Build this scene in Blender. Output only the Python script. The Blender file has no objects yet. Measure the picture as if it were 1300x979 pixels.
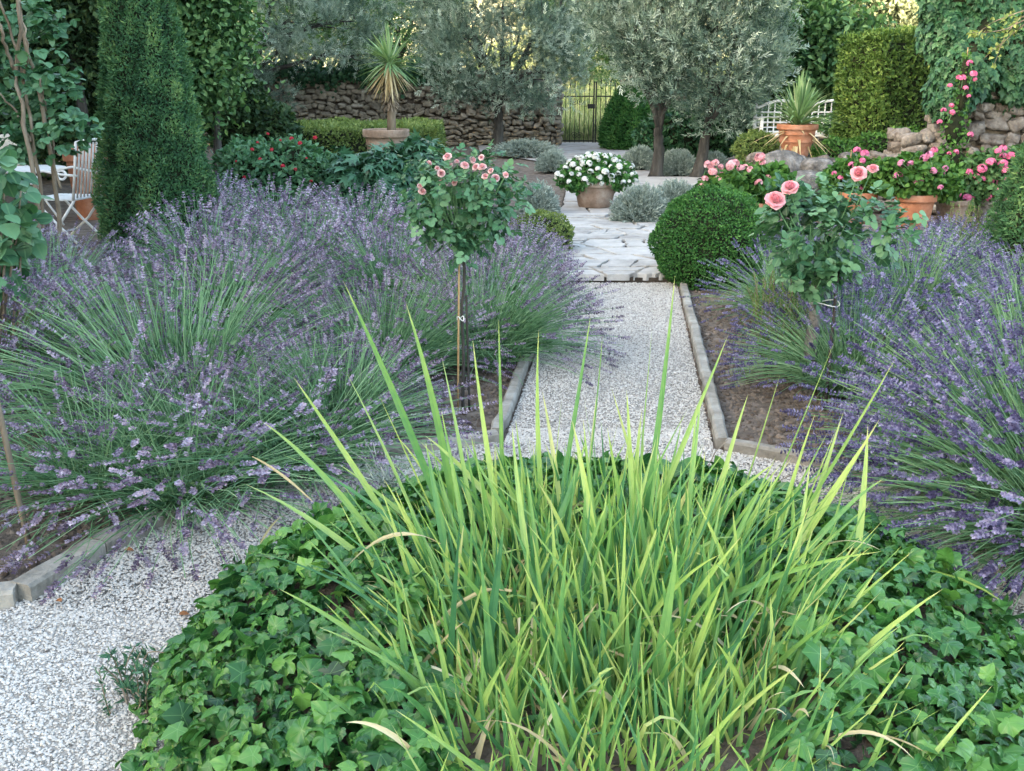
import bpy, math, random
import numpy as np
PI = math.pi
random.seed(7)
sc = bpy.context.scene
C = sc.collection

# ------------------------------------------------------------------ camera model
F, TH, H = 1264.0, math.radians(17.19), 1.8
cT, sT = math.cos(TH), math.sin(TH)
def ray(px, py):
    xc, yc = (px-650)/F, -(py-489.5)/F
    return np.array([xc, cT+yc*sT, -sT+yc*cT])
def G(px, py, z=0.0):
    d = ray(px, py); t = (z-H)/d[2]
    return np.array([d[0]*t, d[1]*t, z])
def at(px, py, Y):
    d = ray(px, py); t = Y/d[1]
    return np.array([d[0]*t, Y, H+d[2]*t])

cam = bpy.data.cameras.new('camera'); cam.lens = 35.0; cam.sensor_width = 36; cam.clip_end = 2000; cam.clip_start = 0.05
co = bpy.data.objects.new('camera', cam); C.objects.link(co)
co.location = (0, 0, H); co.rotation_euler = (PI/2-TH, 0, 0); sc.camera = co

# ------------------------------------------------------------------ mesh helpers
def norm(v):
    return v/np.maximum(np.linalg.norm(v, axis=-1, keepdims=True), 1e-9)

class Tpl:
    def __init__(s, verts, faces, vein=None):
        s.v = np.array(verts, float); s.f = np.concatenate([np.array(f) for f in faces]); s.n = np.array([len(f) for f in faces])
        s.vein = np.zeros(len(s.v)) if vein is None else np.array(vein, float)

class MB:
    def __init__(s): s.V = []; s.I = []; s.N = []; s.A = []; s.B = []; s.off = 0
    def add(s, v, flat, tot, var=0.5, vein=0.0):
        v = np.asarray(v, float).reshape(-1, 3); n = len(v)
        s.V.append(v); s.I.append(np.asarray(flat, int).ravel()+s.off); s.N.append(np.asarray(tot, int).ravel())
        s.A.append(np.broadcast_to(np.asarray(var, float), (n,)) if np.ndim(var) == 0 else np.asarray(var, float).ravel())
        s.B.append(np.broadcast_to(np.asarray(vein, float), (n,)) if np.ndim(vein) == 0 else np.asarray(vein, float).ravel())
        s.off += n
    def faces(s, v, faces, var=0.5, vein=0.0):
        s.add(v, [i for f in faces for i in f], [len(f) for f in faces], var, vein)
    def scatter(s, T, pos, axis, hint, size, var=None, zs=None, ws=None):
        n = len(pos)
        if n == 0: return
        a = norm(axis); x = norm(np.cross(a, hint)); nn = np.cross(x, a)
        size = np.broadcast_to(size, (n,)).astype(float)
        t = np.repeat(T.v[None], n, 0)
        if zs is not None: t[:, :, 2] *= np.asarray(zs)[:, None]
        if ws is not None: t[:, :, 0] *= np.asarray(ws)[:, None]
        t = t*size[:, None, None]
        P = pos[:, None]+t[:, :, 0:1]*x[:, None]+t[:, :, 1:2]*a[:, None]+t[:, :, 2:3]*nn[:, None]
        k = len(T.v)
        flat = (T.f[None]+(np.arange(n)*k)[:, None]).ravel()
        if var is None: var = np.full(n, .5)
        s.add(P, flat, np.tile(T.n, n), np.repeat(np.broadcast_to(var, (n,)), k), np.tile(T.vein, n))
    def tubes(s, paths, rad, sides=3, var=0.5):
        """paths (N,S,3); rad (S,) or (N,S)"""
        N, S, _ = paths.shape
        tg = norm(np.gradient(paths, axis=1))
        up = np.tile(np.array([0.13, 0.21, 0.97]), (N, S, 1))
        x = norm(np.cross(tg, up)); y = np.cross(tg, x)
        rad = np.broadcast_to(rad, (N, S))
        th = np.arange(sides)*2*PI/sides
        P = paths[:, :, None]+rad[:, :, None, None]*(np.cos(th)[None, None, :, None]*x[:, :, None]+np.sin(th)[None, None, :, None]*y[:, :, None])
        base = np.arange(N)[:, None, None]*S*sides+np.arange(S-1)[None, :, None]*sides
        i = np.arange(sides)[None, None]; j = (i+1) % sides
        q = np.stack([base+i, base+j, base+sides+j, base+sides+i], -1)
        v = np.repeat(np.broadcast_to(var, (N,)), S*sides)
        s.add(P, q.ravel(), np.full(N*(S-1)*sides, 4), v)
    def tube(s, pts, rad, sides=8, var=0.5, cap=True):
        pts = np.array(pts, float); S = len(pts)
        rad = np.broadcast_to(np.asarray(rad, float), (S,))
        o = s.off
        s.tubes(pts[None], rad[None], sides, var)
        if cap:
            s.I.append(np.arange(sides)[::-1]+o); s.N.append(np.array([sides]))
            s.I.append(np.arange(sides)+o+(S-1)*sides); s.N.append(np.array([sides]))
    def lathe(s, prof, seg=28, c=(0, 0, 0), var=0.5, wob=0.0):
        prof = np.array(prof, float); S = len(prof); th = np.arange(seg)*2*PI/seg
        P = np.stack([prof[:, 0:1]*np.cos(th), prof[:, 0:1]*np.sin(th), np.repeat(prof[:, 1:2], seg, 1)], -1)+np.array(c)
        i = np.arange(seg)[None]; j = (i+1) % seg; b = (np.arange(S-1)*seg)[:, None]
        q = np.stack([b+i, b+j, b+seg+j, b+seg+i], -1)
        s.add(P, q.ravel(), np.full((S-1)*seg, 4), var)
    def box(s, c, size, rz=0.0, var=0.5, bev=0.0):
        hx, hy, hz = np.array(size)/2.0
        if bev <= 0:
            v = np.array([[x, y, z] for z in (-hz, hz) for y in (-hy, hy) for x in (-hx, hx)])
            f = [[0, 2, 3, 1], [4, 5, 7, 6], [0, 1, 5, 4], [2, 6, 7, 3], [0, 4, 6, 2], [1, 3, 7, 5]]
        else:
            b = bev
            ring = lambda ex, ey, z: [[-ex+b, -ey, z], [ex-b, -ey, z], [ex, -ey+b, z], [ex, ey-b, z], [ex-b, ey, z], [-ex+b, ey, z], [-ex, ey-b, z], [-ex, -ey+b, z]]
            v = np.array(ring(hx-b*.6, hy-b*.6, -hz)+ring(hx, hy, -hz+b)+ring(hx, hy, hz-b)+ring(hx-b*.6, hy-b*.6, hz))
            f = [list(range(7, -1, -1)), list(range(24, 32))]
            for r in range(3):
                for i in range(8):
                    j = (i+1) % 8; f.append([r*8+i, r*8+j, r*8+8+j, r*8+8+i])
        cz, sz = math.cos(rz), math.sin(rz)
        v = v@np.array([[cz, sz, 0], [-sz, cz, 0], [0, 0, 1]])+np.array(c)
        s.faces(v, f, var)
    def build(s, name, m, parent=None, smooth=False, loc=None):
        me = bpy.data.meshes.new(name)
        V = np.concatenate(s.V); I = np.concatenate(s.I); N = np.concatenate(s.N)
        me.vertices.add(len(V)); me.vertices.foreach_set('co', V.astype(np.float32).ravel())
        me.loops.add(len(I)); me.loops.foreach_set('vertex_index', I.astype(np.int32))
        me.polygons.add(len(N)); st = np.concatenate([[0], np.cumsum(N)[:-1]])
        me.polygons.foreach_set('loop_start', st.astype(np.int32))
        try: me.polygons.foreach_set('loop_total', N.astype(np.int32))
        except Exception: pass
        me.polygons.foreach_set('use_smooth', np.full(len(N), smooth))
        me.update(calc_edges=True)
        for nm, arr in (('var', s.A), ('vein', s.B)):
            a = me.attributes.new(nm, 'FLOAT', 'POINT'); a.data.foreach_set('value', np.concatenate(arr).astype(np.float32))
        me.materials.append(m)
        o = bpy.data.objects.new(name, me); C.objects.link(o)
        if parent is not None: o.parent = parent
        if loc is not None: o.location = loc
        return o

def tag(o, label=None, cat=None, group=None, kind=None):
    if label: o['label'] = label
    if cat: o['category'] = cat
    if group: o['group'] = group
    if kind: o['kind'] = kind
    return o
def thing(name, label, cat, loc=(0, 0, 0), rz=0.0, group=None):
    o = bpy.data.objects.new(name, None); C.objects.link(o); o.empty_display_size = .1
    o.location = [float(a) for a in loc]; o.rotation_euler = (0, 0, rz)
    return tag(o, label, cat, group)
def copy_tree(o, parent=None):
    c = o.copy(); C.objects.link(c); c.parent = parent
    for ch in list(o.children): copy_tree(ch, c)
    return c

# ------------------------------------------------------------------ leaf templates
def leaf4(w, f=.08, bend=-.06):
    return Tpl([(0, 0, 0), (-w/2, .42, f), (0, 1, bend), (w/2, .42, f), (0, .45, 0)],
               [[0, 3, 4], [3, 2, 4], [4, 2, 1], [0, 4, 1]], [1, 0, 1, 0, 1])
def leafQ(w, f=.06):
    return Tpl([(0, 0, 0), (-w/2, .45, f), (0, 1, -.03), (w/2, .45, f)], [[0, 3, 2], [0, 2, 1]])
def leaf_oval(w, cup=.10, droop=.16, hw=(0, .34, .5, .34, 0)):
    ys = [0, .18, .48, .78, 1]
    v = []; ve = []
    for y in ys: v.append((0, y, -droop*y*y)); ve.append(1)
    for sgn in (-1, 1):
        for y, h in zip(ys[1:4], hw[1:4]): v.append((sgn*h*w, y, cup*h*2-droop*y*y)); ve.append(0)
    f = [[0, 1, 5], [1, 2, 6, 5], [2, 3, 7, 6], [3, 4, 7], [0, 8, 1], [1, 8, 9, 2], [2, 9, 10, 3], [3, 10, 4]]
    return Tpl(v, f, ve)
def leaf_star(right, c=(0, .28), bend=.3, tipy=None):
    """right: outline points from the base round the right side to the tip: (x, y, is_tip)"""
    out = list(right)+[(-x, y, t) for x, y, t in right[-2:0:-1]]
    n = len(out); v = [(c[0], c[1], 0)]; ve = [1]
    zf = lambda x, y: -bend*x*x-bend*.45*(y-c[1])**2
    for k, sc_ in ((0, .55), (1, 1.0)):
        for x, y, t in out:
            X = c[0]+(x-c[0])*sc_; Y = c[1]+(y-c[1])*sc_
            v.append((X, Y, zf(X, Y)+(.05 if not t else -.03)*sc_)); ve.append(1 if t else 0)
    f = []
    for i in range(n):
        j = (i+1) % n
        f.append([0, 1+i, 1+j]); f.append([1+i, 1+n+i, 1+n+j, 1+j])
    return Tpl(v, f, ve)
IVY = leaf_star([(0, 0, 0), (.20, -.14, 0), (.42, -.06, 1), (.42, .14, 0), (.40, .24, 0), (.58, .44, 1), (.34, .56, 0), (.20, .74, 0), (0, 1, 1)], (0, .22), .35)
IVYR = leaf_star([(0, .02, 0), (.12, -.12, 0), (.30, -.15, 0), (.44, -.03, 1), (.44, .12, 0), (.50, .22, 0), (.55, .38, 1), (.45, .50, 0), (.33, .60, 0), (.24, .76, 0), (.11, .90, 0), (0, .99, 1)], (0, .24), .55)
IVYS = leaf_star([(0, 0, 0), (.40, -.08, 1), (.36, .2, 0), (.54, .46, 1), (.26, .58, 0), (0, 1, 1)], (0, .22), .35)
FAN = leaf_star([(0, .05, 0), (.36, -.12, 1), (.2, .12, 0), (.62, .2, 1), (.27, .32, 0), (.5, .66, 1), (.17, .5, 0), (0, 1, 1)], (0, .2), .45)
ROUND = leaf_oval(.85, .08, .14); OVAL = leaf_oval(.62, .10, .2)
NEEDLE = leafQ(.2, .02); SLIM = leafQ(.26, .05); SMALL = leafQ(.55, .1); BLOB = leafQ(.8, .1)

def sphere_pts(rng, n):
    return norm(rng.normal(size=(n, 3)))
def lump_points(rng, lumps, n, depth=.15, rough=.12, K=None, crad=.2, bottom=True):
    """points near the surface of a union of ellipsoids, gathered in clumps -> pos, outward, var"""
    L = np.array([list(l[0])+list(l[1]) for l in lumps], float)
    w = (L[:, 3]*L[:, 4]+L[:, 4]*L[:, 5]+L[:, 3]*L[:, 5]); w /= w.sum()
    def surf(m, dp):
        k = rng.choice(len(L), size=m, p=w); u = sphere_pts(rng, m)
        ph = u@np.array([[3.1, 4.7, 2.3], [2.7, -3.3, 5.1], [-4.1, 2.9, 3.7]]).T
        rr = 1+rough*np.sin(ph*1.7+k[:, None]*2.1).mean(1)*1.6
        rr = rr*(1-dp*rng.random(m)**1.6)
        p = L[k, :3]+L[k, 3:]*u*rr[:, None]
        o = norm(u/L[k, 3:])
        d = np.linalg.norm((p[:, None]-L[None, :, :3])/(L[None, :, 3:]*.86), axis=2)
        ok = (d > 1).sum(1) >= len(L)-((np.linalg.norm((p-L[k, :3])/(L[k, 3:]*.86), axis=1) < 1))
        return p[ok], o[ok]
    if K is None:
        P, O = [], []
        c = 0
        while c < n:
            p, o = surf(n, depth); P.append(p); O.append(o); c += len(p)
        P = np.concatenate(P)[:n]; O = np.concatenate(O)[:n]
        return P, O, np.clip(rng.normal(.5, .22, len(P)), 0, 1)
    p, o = surf(K, depth)
    while len(p) < K:
        p2, o2 = surf(K, depth); p = np.concatenate([p, p2]); o = np.concatenate([o, o2])
    p = p[:K]; o = o[:K]; per = max(1, n//K)
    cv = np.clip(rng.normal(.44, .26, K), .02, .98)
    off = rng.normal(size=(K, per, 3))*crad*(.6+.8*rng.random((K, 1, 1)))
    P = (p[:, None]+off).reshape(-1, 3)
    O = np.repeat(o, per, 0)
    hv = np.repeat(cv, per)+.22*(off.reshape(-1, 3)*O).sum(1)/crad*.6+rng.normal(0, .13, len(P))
    return P, norm(O+.7*norm(off.reshape(-1, 3))), np.clip(hv, 0, 1)

def core_mesh(lumps, k=.8, seg=14):  # solid fillers added inside foliage to block sun and see-through gaps
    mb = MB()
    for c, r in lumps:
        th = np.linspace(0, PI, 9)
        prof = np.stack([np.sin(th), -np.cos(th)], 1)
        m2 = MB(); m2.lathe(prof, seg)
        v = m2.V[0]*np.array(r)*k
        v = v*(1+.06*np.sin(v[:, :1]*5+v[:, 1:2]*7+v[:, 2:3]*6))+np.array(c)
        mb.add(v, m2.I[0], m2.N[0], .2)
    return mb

# ------------------------------------------------------------------ materials
def newmat(name):
    m = bpy.data.materials.new(name); m.use_nodes = True
    nt = m.node_tree; nt.nodes.clear()
    out = nt.nodes.new('ShaderNodeOutputMaterial')
    return m, nt, out
def N(nt, typ, **kw):
    n = nt.nodes.new(typ)
    for k, v in kw.items(): setattr(n, k, v)
    return n
def ramp(nt, cols, pos=None):
    r = N(nt, 'ShaderNodeValToRGB'); e = r.color_ramp.elements
    pos = pos or [i/(len(cols)-1) for i in range(len(cols))]
    while len(e) < len(cols): e.new(.5)
    for i, (c, p) in enumerate(zip(cols, pos)): e[i].position = p; e[i].color = (*c, 1)
    return r
def leafmat(name, cols, rough=.5, tl=.28, spec=.2, vein=None, nscale=2.0, tint=(1.15, 1.2, .6), sheen=0.0, stripe=False):
    m, nt, out = newmat(name); L = nt.links.new
    a = N(nt, 'ShaderNodeAttribute', attribute_name='var')
    tc = N(nt, 'ShaderNodeTexCoord'); no = N(nt, 'ShaderNodeTexNoise'); no.inputs['Scale'].default_value = nscale; no.inputs['Detail'].default_value = 3
    L(tc.outputs['Object'], no.inputs['Vector'])
    ad = N(nt, 'ShaderNodeMath', operation='MULTIPLY_ADD'); L(no.outputs['Fac'], ad.inputs[0]); ad.inputs[1].default_value = .5
    sb = N(nt, 'ShaderNodeMath', operation='SUBTRACT'); L(a.outputs['Fac'], sb.inputs[0]); sb.inputs[1].default_value = .25
    L(sb.outputs[0], ad.inputs[2])
    fin = ad.outputs[0]
    if stripe:
        sv = N(nt, 'ShaderNodeAttribute', attribute_name='vein')
        w1 = N(nt, 'ShaderNodeMath', operation='MULTIPLY'); L(sv.outputs['Fac'], w1.inputs[0]); w1.inputs[1].default_value = 44
        w2 = N(nt, 'ShaderNodeMath', operation='SINE'); L(w1.outputs[0], w2.inputs[0])
        n9 = N(nt, 'ShaderNodeTexNoise'); n9.inputs['Scale'].default_value = 26; n9.inputs['Detail'].default_value = 4; L(tc.outputs['Object'], n9.inputs['Vector'])
        w4 = N(nt, 'ShaderNodeMath', operation='MULTIPLY_ADD'); L(n9.outputs['Fac'], w4.inputs[0]); w4.inputs[1].default_value = .26; w4.inputs[2].default_value = -.13
        w3 = N(nt, 'ShaderNodeMath', operation='MULTIPLY_ADD'); L(w2.outputs[0], w3.inputs[0]); w3.inputs[1].default_value = .05; L(w4.outputs[0], w3.inputs[2])
        w5 = N(nt, 'ShaderNodeMath', operation='ADD'); L(ad.outputs[0], w5.inputs[0]); L(w3.outputs[0], w5.inputs[1]); fin = w5.outputs[0]
    r = ramp(nt, cols); L(fin, r.inputs['Fac'])
    col = r.outputs['Color']
    if vein:
        av = N(nt, 'ShaderNodeAttribute', attribute_name='vein')
        mr = N(nt, 'ShaderNodeMapRange'); mr.inputs[1].default_value = .80; mr.inputs[2].default_value = .98; mr.inputs[4].default_value = .55
        L(av.outputs['Fac'], mr.inputs[0])
        mx = N(nt, 'ShaderNodeMix', data_type='RGBA'); L(mr.outputs[0], mx.inputs['Factor']); L(col, mx.inputs['A']); mx.inputs['B'].default_value = (*vein, 1)
        col = mx.outputs['Result']
    p = N(nt, 'ShaderNodeBsdfPrincipled'); L(col, p.inputs['Base Color']); p.inputs['Roughness'].default_value = rough
    p.inputs['Specular IOR Level'].default_value = spec
    if tl > 0:
        t = N(nt, 'ShaderNodeBsdfTranslucent')
        mu = N(nt, 'ShaderNodeMix', data_type='RGBA', blend_type='MULTIPLY'); mu.inputs['Factor'].default_value = 1
        L(col, mu.inputs['A']); mu.inputs['B'].default_value = (*tint, 1); L(mu.outputs['Result'], t.inputs['Color'])
        ms = N(nt, 'ShaderNodeMixShader'); ms.inputs[0].default_value = tl
        L(p.outputs[0], ms.inputs[1]); L(t.outputs[0], ms.inputs[2]); L(ms.outputs[0], out.inputs['Surface'])
    else: L(p.outputs[0], out.inputs['Surface'])
    return m
def solid(name, cols, scale=8.0, rough=.8, bump=.0, bscale=40.0, var=.0, stretch=(1, 1, 1), spec=.3, detail=6, metal=0.0):
    m, nt, out = newmat(name); L = nt.links.new
    tc = N(nt, 'ShaderNodeTexCoord'); mp = N(nt, 'ShaderNodeMapping'); mp.inputs['Scale'].default_value = stretch
    L(tc.outputs['Object'], mp.inputs['Vector'])
    no = N(nt, 'ShaderNodeTexNoise'); no.inputs['Scale'].default_value = scale; no.inputs['Detail'].default_value = detail; no.inputs['Roughness'].default_value = .65
    L(mp.outputs[0], no.inputs['Vector'])
    fac = no.outputs['Fac']
    mr = N(nt, 'ShaderNodeMapRange'); mr.inputs[1].default_value = .3; mr.inputs[2].default_value = .7; L(fac, mr.inputs[0]); fac = mr.outputs[0]
    if var > 0:
        a = N(nt, 'ShaderNodeAttribute', attribute_name='var')
        mx = N(nt, 'ShaderNodeMix', data_type='FLOAT'); mx.inputs['Factor'].default_value = var
        L(fac, mx.inputs['A']); L(a.outputs['Fac'], mx.inputs['B']); fac = mx.outputs['Result']
    r = ramp(nt, cols); L(fac, r.inputs['Fac'])
    p = N(nt, 'ShaderNodeBsdfPrincipled'); L(r.outputs['Color'], p.inputs['Base Color']); p.inputs['Roughness'].default_value = rough
    p.inputs['Specular IOR Level'].default_value = spec; p.inputs['Metallic'].default_value = metal
    if bump > 0:
        n2 = N(nt, 'ShaderNodeTexNoise'); n2.inputs['Scale'].default_value = bscale; n2.inputs['Detail'].default_value = 5
        L(mp.outputs[0], n2.inputs['Vector'])
        b = N(nt, 'ShaderNodeBump'); b.inputs['Strength'].default_value = bump; b.inputs['Distance'].default_value = .04 if bscale < 25 else .02
        L(n2.outputs['Fac'], b.inputs['Height']); L(b.outputs['Normal'], p.inputs['Normal'])
    L(p.outputs[0], out.inputs['Surface'])
    return m

M = {}
M['lav_stem'] = leafmat('lavender_stem', [(.045, .125, .06), (.14, .30, .145), (.30, .47, .27)], .6, .15)
M['lav_leaf'] = leafmat('lavender_leaf', [(.035, .095, .045), (.10, .22, .105), (.22, .36, .20)], .65, .2)
M['lav_flower'] = leafmat('lavender_flower', [(.09, .068, .11), (.27, .22, .315), (.56, .50, .61)], .7, .2, tint=(1, 1, 1.1), nscale=1.2)
M['lav_blue'] = leafmat('lavender_flower_blue', [(.05, .042, .105), (.16, .145, .28), (.42, .395, .58)], .7, .2, tint=(1, 1, 1.1), nscale=1.2)
M['ivy'] = leafmat('ivy_leaf', [(.010, .052, .02), (.045, .175, .046), (.16, .36, .085)], .32, .2, .42, vein=(.20, .40, .15), nscale=3)
M['ivy_dark'] = leafmat('ivy_leaf_dark', [(.010, .045, .024), (.03, .105, .05), (.08, .19, .09)], .45, .15, .3, nscale=1.5)
M['iris'] = leafmat('sword_leaf', [(.03, .12, .075), (.095, .27, .11), (.25, .43, .14), (.46, .58, .20), (.62, .56, .32)], .45, .35, .3, nscale=3, stripe=True)
M['dry'] = leafmat('dry_leaf', [(.30, .20, .09), (.52, .42, .24), (.72, .64, .44)], .7, .25, tint=(1, 1, .9))
M['yew'] = leafmat('yew_leaf', [(.018, .065, .035), (.07, .19, .085), (.22, .35, .13)], .5, .2, nscale=1.6)
M['box'] = leafmat('box_leaf', [(.016, .07, .02), (.05, .17, .045), (.13, .30, .085)], .42, .2, nscale=1.5)
M['hedge'] = leafmat('hedge_leaf', [(.05, .095, .03), (.16, .235, .075), (.32, .38, .14)], .5, .25, nscale=1.5)
M['cypress'] = leafmat('cypress_leaf', [(.03, .075, .022), (.09, .175, .045), (.20, .28, .08)], .55, .2, nscale=1.5)
M['olive'] = leafmat('olive_leaf', [(.05, .098, .074), (.205, .30, .235), (.48, .57, .49)], .5, .2, nscale=1.2, tint=(1.1, 1.15, .9))
M['broad'] = leafmat('broad_leaf', [(.022, .07, .03), (.07, .17, .065), (.17, .30, .12)], .42, .25, nscale=1.5)
M['dark'] = leafmat('dark_leaf', [(.012, .032, .015), (.035, .08, .034), (.10, .16, .06)], .5, .2, nscale=.8)
M['sunny'] = leafmat('light_leaf', [(.075, .11, .06), (.19, .225, .125), (.36, .38, .24)], .5, .25, nscale=.8, tint=(1, 1.02, .9))
M['fatsia'] = leafmat('fatsia_leaf', [(.014, .06, .034), (.04, .13, .07), (.09, .22, .13)], .36, .15, .4, nscale=2)
M['rose_leaf'] = leafmat('rose_leaf', [(.022, .08, .042), (.06, .18, .09), (.15, .31, .17)], .42, .22, .32, vein=(.14, .28, .14), nscale=4)
M['geranium_leaf'] = leafmat('geranium_leaf', [(.02, .07, .02), (.06, .17, .04), (.14, .28, .07)], .55, .25)
M['silver'] = leafmat('silver_leaf', [(.10, .15, .125), (.26, .33, .29), (.48, .55, .50)], .75, .15, tint=(1, 1, .95))
M['herb'] = leafmat('rosemary_leaf', [(.03, .08, .025), (.09, .18, .05), (.20, .30, .09)], .55, .2)
M['grass'] = leafmat('meadow_grass', [(.14, .22, .09), (.32, .40, .18), (.60, .60, .38)], .6, .25, nscale=.5, tint=(1.05, 1.08, .8))
M['spruce'] = leafmat('spruce_leaf', [(.016, .07, .022), (.045, .15, .04), (.11, .25, .07)], .5, .15)
M['yucca'] = leafmat('yucca_leaf', [(.07, .15, .07), (.20, .34, .16), (.48, .56, .34)], .42, .2)
M['pink'] = leafmat('pink_petal', [(.66, .27, .33), (.84, .44, .49), (.92, .66, .68)], .55, .3, tint=(1, .8, .8))
M['rosepink'] = leafmat('rose_petal', [(.76, .25, .34), (.87, .42, .50), (.92, .64, .66)], .5, .3, tint=(1, .75, .7), nscale=12)
M['palepink'] = leafmat('pale_pink_petal', [(.78, .36, .42), (.87, .54, .57), (.92, .76, .74)], .5, .3, tint=(1, .85, .8), nscale=12)
M['mauve'] = leafmat('mauve_pink_petal', [(.60, .16, .34), (.74, .30, .50), (.85, .52, .68)], .55, .3, tint=(1, .8, .9))
M['hotpink'] = leafmat('hot_pink_petal', [(.60, .09, .25), (.78, .20, .40), (.87, .42, .57)], .55, .3, tint=(1, .7, .8))
M['red'] = leafmat('red_petal', [(.40, .01, .03), (.55, .03, .06), (.65, .10, .14)], .5, .25, tint=(1, .7, .7))
M['white'] = leafmat('white_petal', [(.68, .70, .66), (.80, .81, .79), (.86, .86, .85)], .6, .25, tint=(1, 1, .97))
M['core'] = solid('filler_dark', [(.008, .012, .006), (.02, .026, .012)], 10, .95)  # near-black colour of the solid fillers inside foliage
M['soil'] = solid('soil', [(.045, .032, .024), (.10, .075, .058), (.16, .125, .10)], 9, .95, .9, 60)
M['clod'] = solid('soil_crumb', [(.05, .037, .028), (.14, .11, .088), (.26, .215, .18)], 6, .95, .3, 80, var=.6)
M['pebble'] = solid('pebble', [(.10, .092, .085), (.30, .28, .26), (.50, .475, .44), (.58, .555, .52), (.68, .66, .63)], 30, .75, .15, 120, var=.88)
M['gravel_base'] = solid('gravel_fines', [(.26, .24, .215), (.46, .435, .40)], 90, .9, .6, 150)
M['slab'] = solid('limestone_slab', [(.22, .205, .19), (.42, .405, .385), (.57, .555, .54)], 5, .8, .5, 30, var=.4)
M['slab_grey'] = solid('grey_flagstone', [(.24, .225, .21), (.38, .36, .345), (.50, .48, .465)], 4, .85, .5, 30, var=.4)
M['joint'] = solid('joint_earth', [(.035, .028, .022), (.085, .068, .055)], 12, .95, .6, 60)
M['forecourt'] = solid('pale_grit', [(.20, .18, .165), (.34, .315, .30), (.44, .415, .40)], 3, .9, .4, 40)
M['wood'] = solid('weathered_timber', [(.16, .145, .12), (.30, .28, .245), (.44, .42, .38)], 6, .85, .5, 40, stretch=(1, 1, 1))
M['stone'] = solid('rubble_stone', [(.085, .074, .062), (.20, .175, .14), (.33, .29, .235), (.46, .43, .39)], 6, .9, .8, 18, var=.6)
M['mortar'] = solid('lime_mortar', [(.07, .055, .045), (.17, .14, .115)], 8, .95, .6, 40)
M['ruin'] = solid('field_stone', [(.06, .05, .045), (.15, .125, .11), (.26, .235, .215), (.46, .44, .43)], 9, .9, 1.0, 22, var=.45)
M['ruin_mortar'] = solid('pale_mortar', [(.2, .175, .155), (.38, .345, .315)], 8, .95, .6, 40)
M['boulder'] = solid('grey_boulder', [(.06, .056, .052), (.15, .143, .137), (.34, .33, .32)], 7, .9, 1.0, 22)
M['bark'] = solid('bark', [(.022, .021, .019), (.058, .055, .05), (.12, .115, .105)], 6, .95, .9, 20, stretch=(1, 1, .25))
M['bark_pale'] = solid('pale_bark', [(.10, .075, .055), (.22, .175, .13), (.34, .29, .23)], 8, .9, .6, 30, stretch=(1, 1, .25))
M['terracotta'] = solid('terracotta', [(.27, .105, .06), (.40, .17, .10), (.50, .27, .19)], 5, .85, .25, 40)
M['terracotta_old'] = solid('old_terracotta', [(.15, .105, .075), (.27, .19, .145), (.38, .32, .27)], 5, .9, .4, 30)
M['iron'] = solid('wrought_iron', [(.012, .012, .013), (.03, .028, .028)], 12, .55, .1)
M['white_paint'] = solid('white_paint', [(.62, .62, .60), (.78, .78, .77), (.84, .84, .83)], 7, .5, .1, 60)
M['cane'] = solid('bamboo', [(.22, .13, .06), (.36, .24, .12), (.48, .36, .2)], 14, .6, .1, 30, stretch=(1, 1, .3))
M['dark_stake'] = solid('dark_stake', [(.02, .018, .016), (.05, .045, .04)], 14, .7)
M['tie'] = solid('pale_tie', [(.6, .6, .57), (.75, .75, .72)], 14, .7)
M['cushion'] = solid('cream_cloth', [(.5, .44, .36), (.66, .6, .5)], 8, .9)
M['petal_fallen'] = solid('fallen_leaf', [(.22, .09, .04), (.38, .18, .08)], 8, .8)
m, nt, out = newmat('clear_glass'); g_ = N(nt, 'ShaderNodeBsdfGlass'); g_.inputs['IOR'].default_value = 1.3; g_.inputs['Roughness'].default_value = .12; nt.links.new(g_.outputs[0], out.inputs['Surface']); M['glass'] = m
# ground: bare soil inside the garden, dry grass over the field beyond the wall
m, nt, out = newmat('ground'); L = nt.links.new
tc = N(nt, 'ShaderNodeTexCoord'); n1 = N(nt, 'ShaderNodeTexNoise'); n1.inputs['Scale'].default_value = 9; n1.inputs['Detail'].default_value = 8; L(tc.outputs['Object'], n1.inputs['Vector'])
r1 = ramp(nt, [(.065, .05, .04), (.145, .115, .093), (.24, .195, .165)], [.3, .5, .7]); L(n1.outputs['Fac'], r1.inputs['Fac'])
n2 = N(nt, 'ShaderNodeTexNoise'); n2.inputs['Scale'].default_value = .35; n2.inputs['Detail'].default_value = 10; L(tc.outputs['Object'], n2.inputs['Vector'])
r2 = ramp(nt, [(.16, .20, .09), (.33, .33, .19), (.48, .45, .31)], [.32, .5, .66]); L(n2.outputs['Fac'], r2.inputs['Fac'])
sx = N(nt, 'ShaderNodeSeparateXYZ'); L(tc.outputs['Object'], sx.inputs[0])
mr = N(nt, 'ShaderNodeMapRange'); mr.inputs[1].default_value = 29.5; mr.inputs[2].default_value = 31.5; L(sx.outputs['Y'], mr.inputs[0])
mx = N(nt, 'ShaderNodeMix', data_type='RGBA'); L(mr.outputs[0], mx.inputs['Factor']); L(r1.outputs[0], mx.inputs['A']); L(r2.outputs[0], mx.inputs['B'])
p = N(nt, 'ShaderNodeBsdfPrincipled'); p.inputs['Roughness'].default_value = .95; L(mx.outputs['Result'], p.inputs['Base Color'])
n3 = N(nt, 'ShaderNodeTexNoise'); n3.inputs['Scale'].default_value = 50; n3.inputs['Detail'].default_value = 6; L(tc.outputs['Object'], n3.inputs['Vector'])
b = N(nt, 'ShaderNodeBump'); b.inputs['Strength'].default_value = .8; b.inputs['Distance'].default_value = .03; L(n3.outputs['Fac'], b.inputs['Height']); L(b.outputs['Normal'], p.inputs['Normal'])
L(p.outputs[0], out.inputs['Surface']); M['ground'] = m

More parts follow.
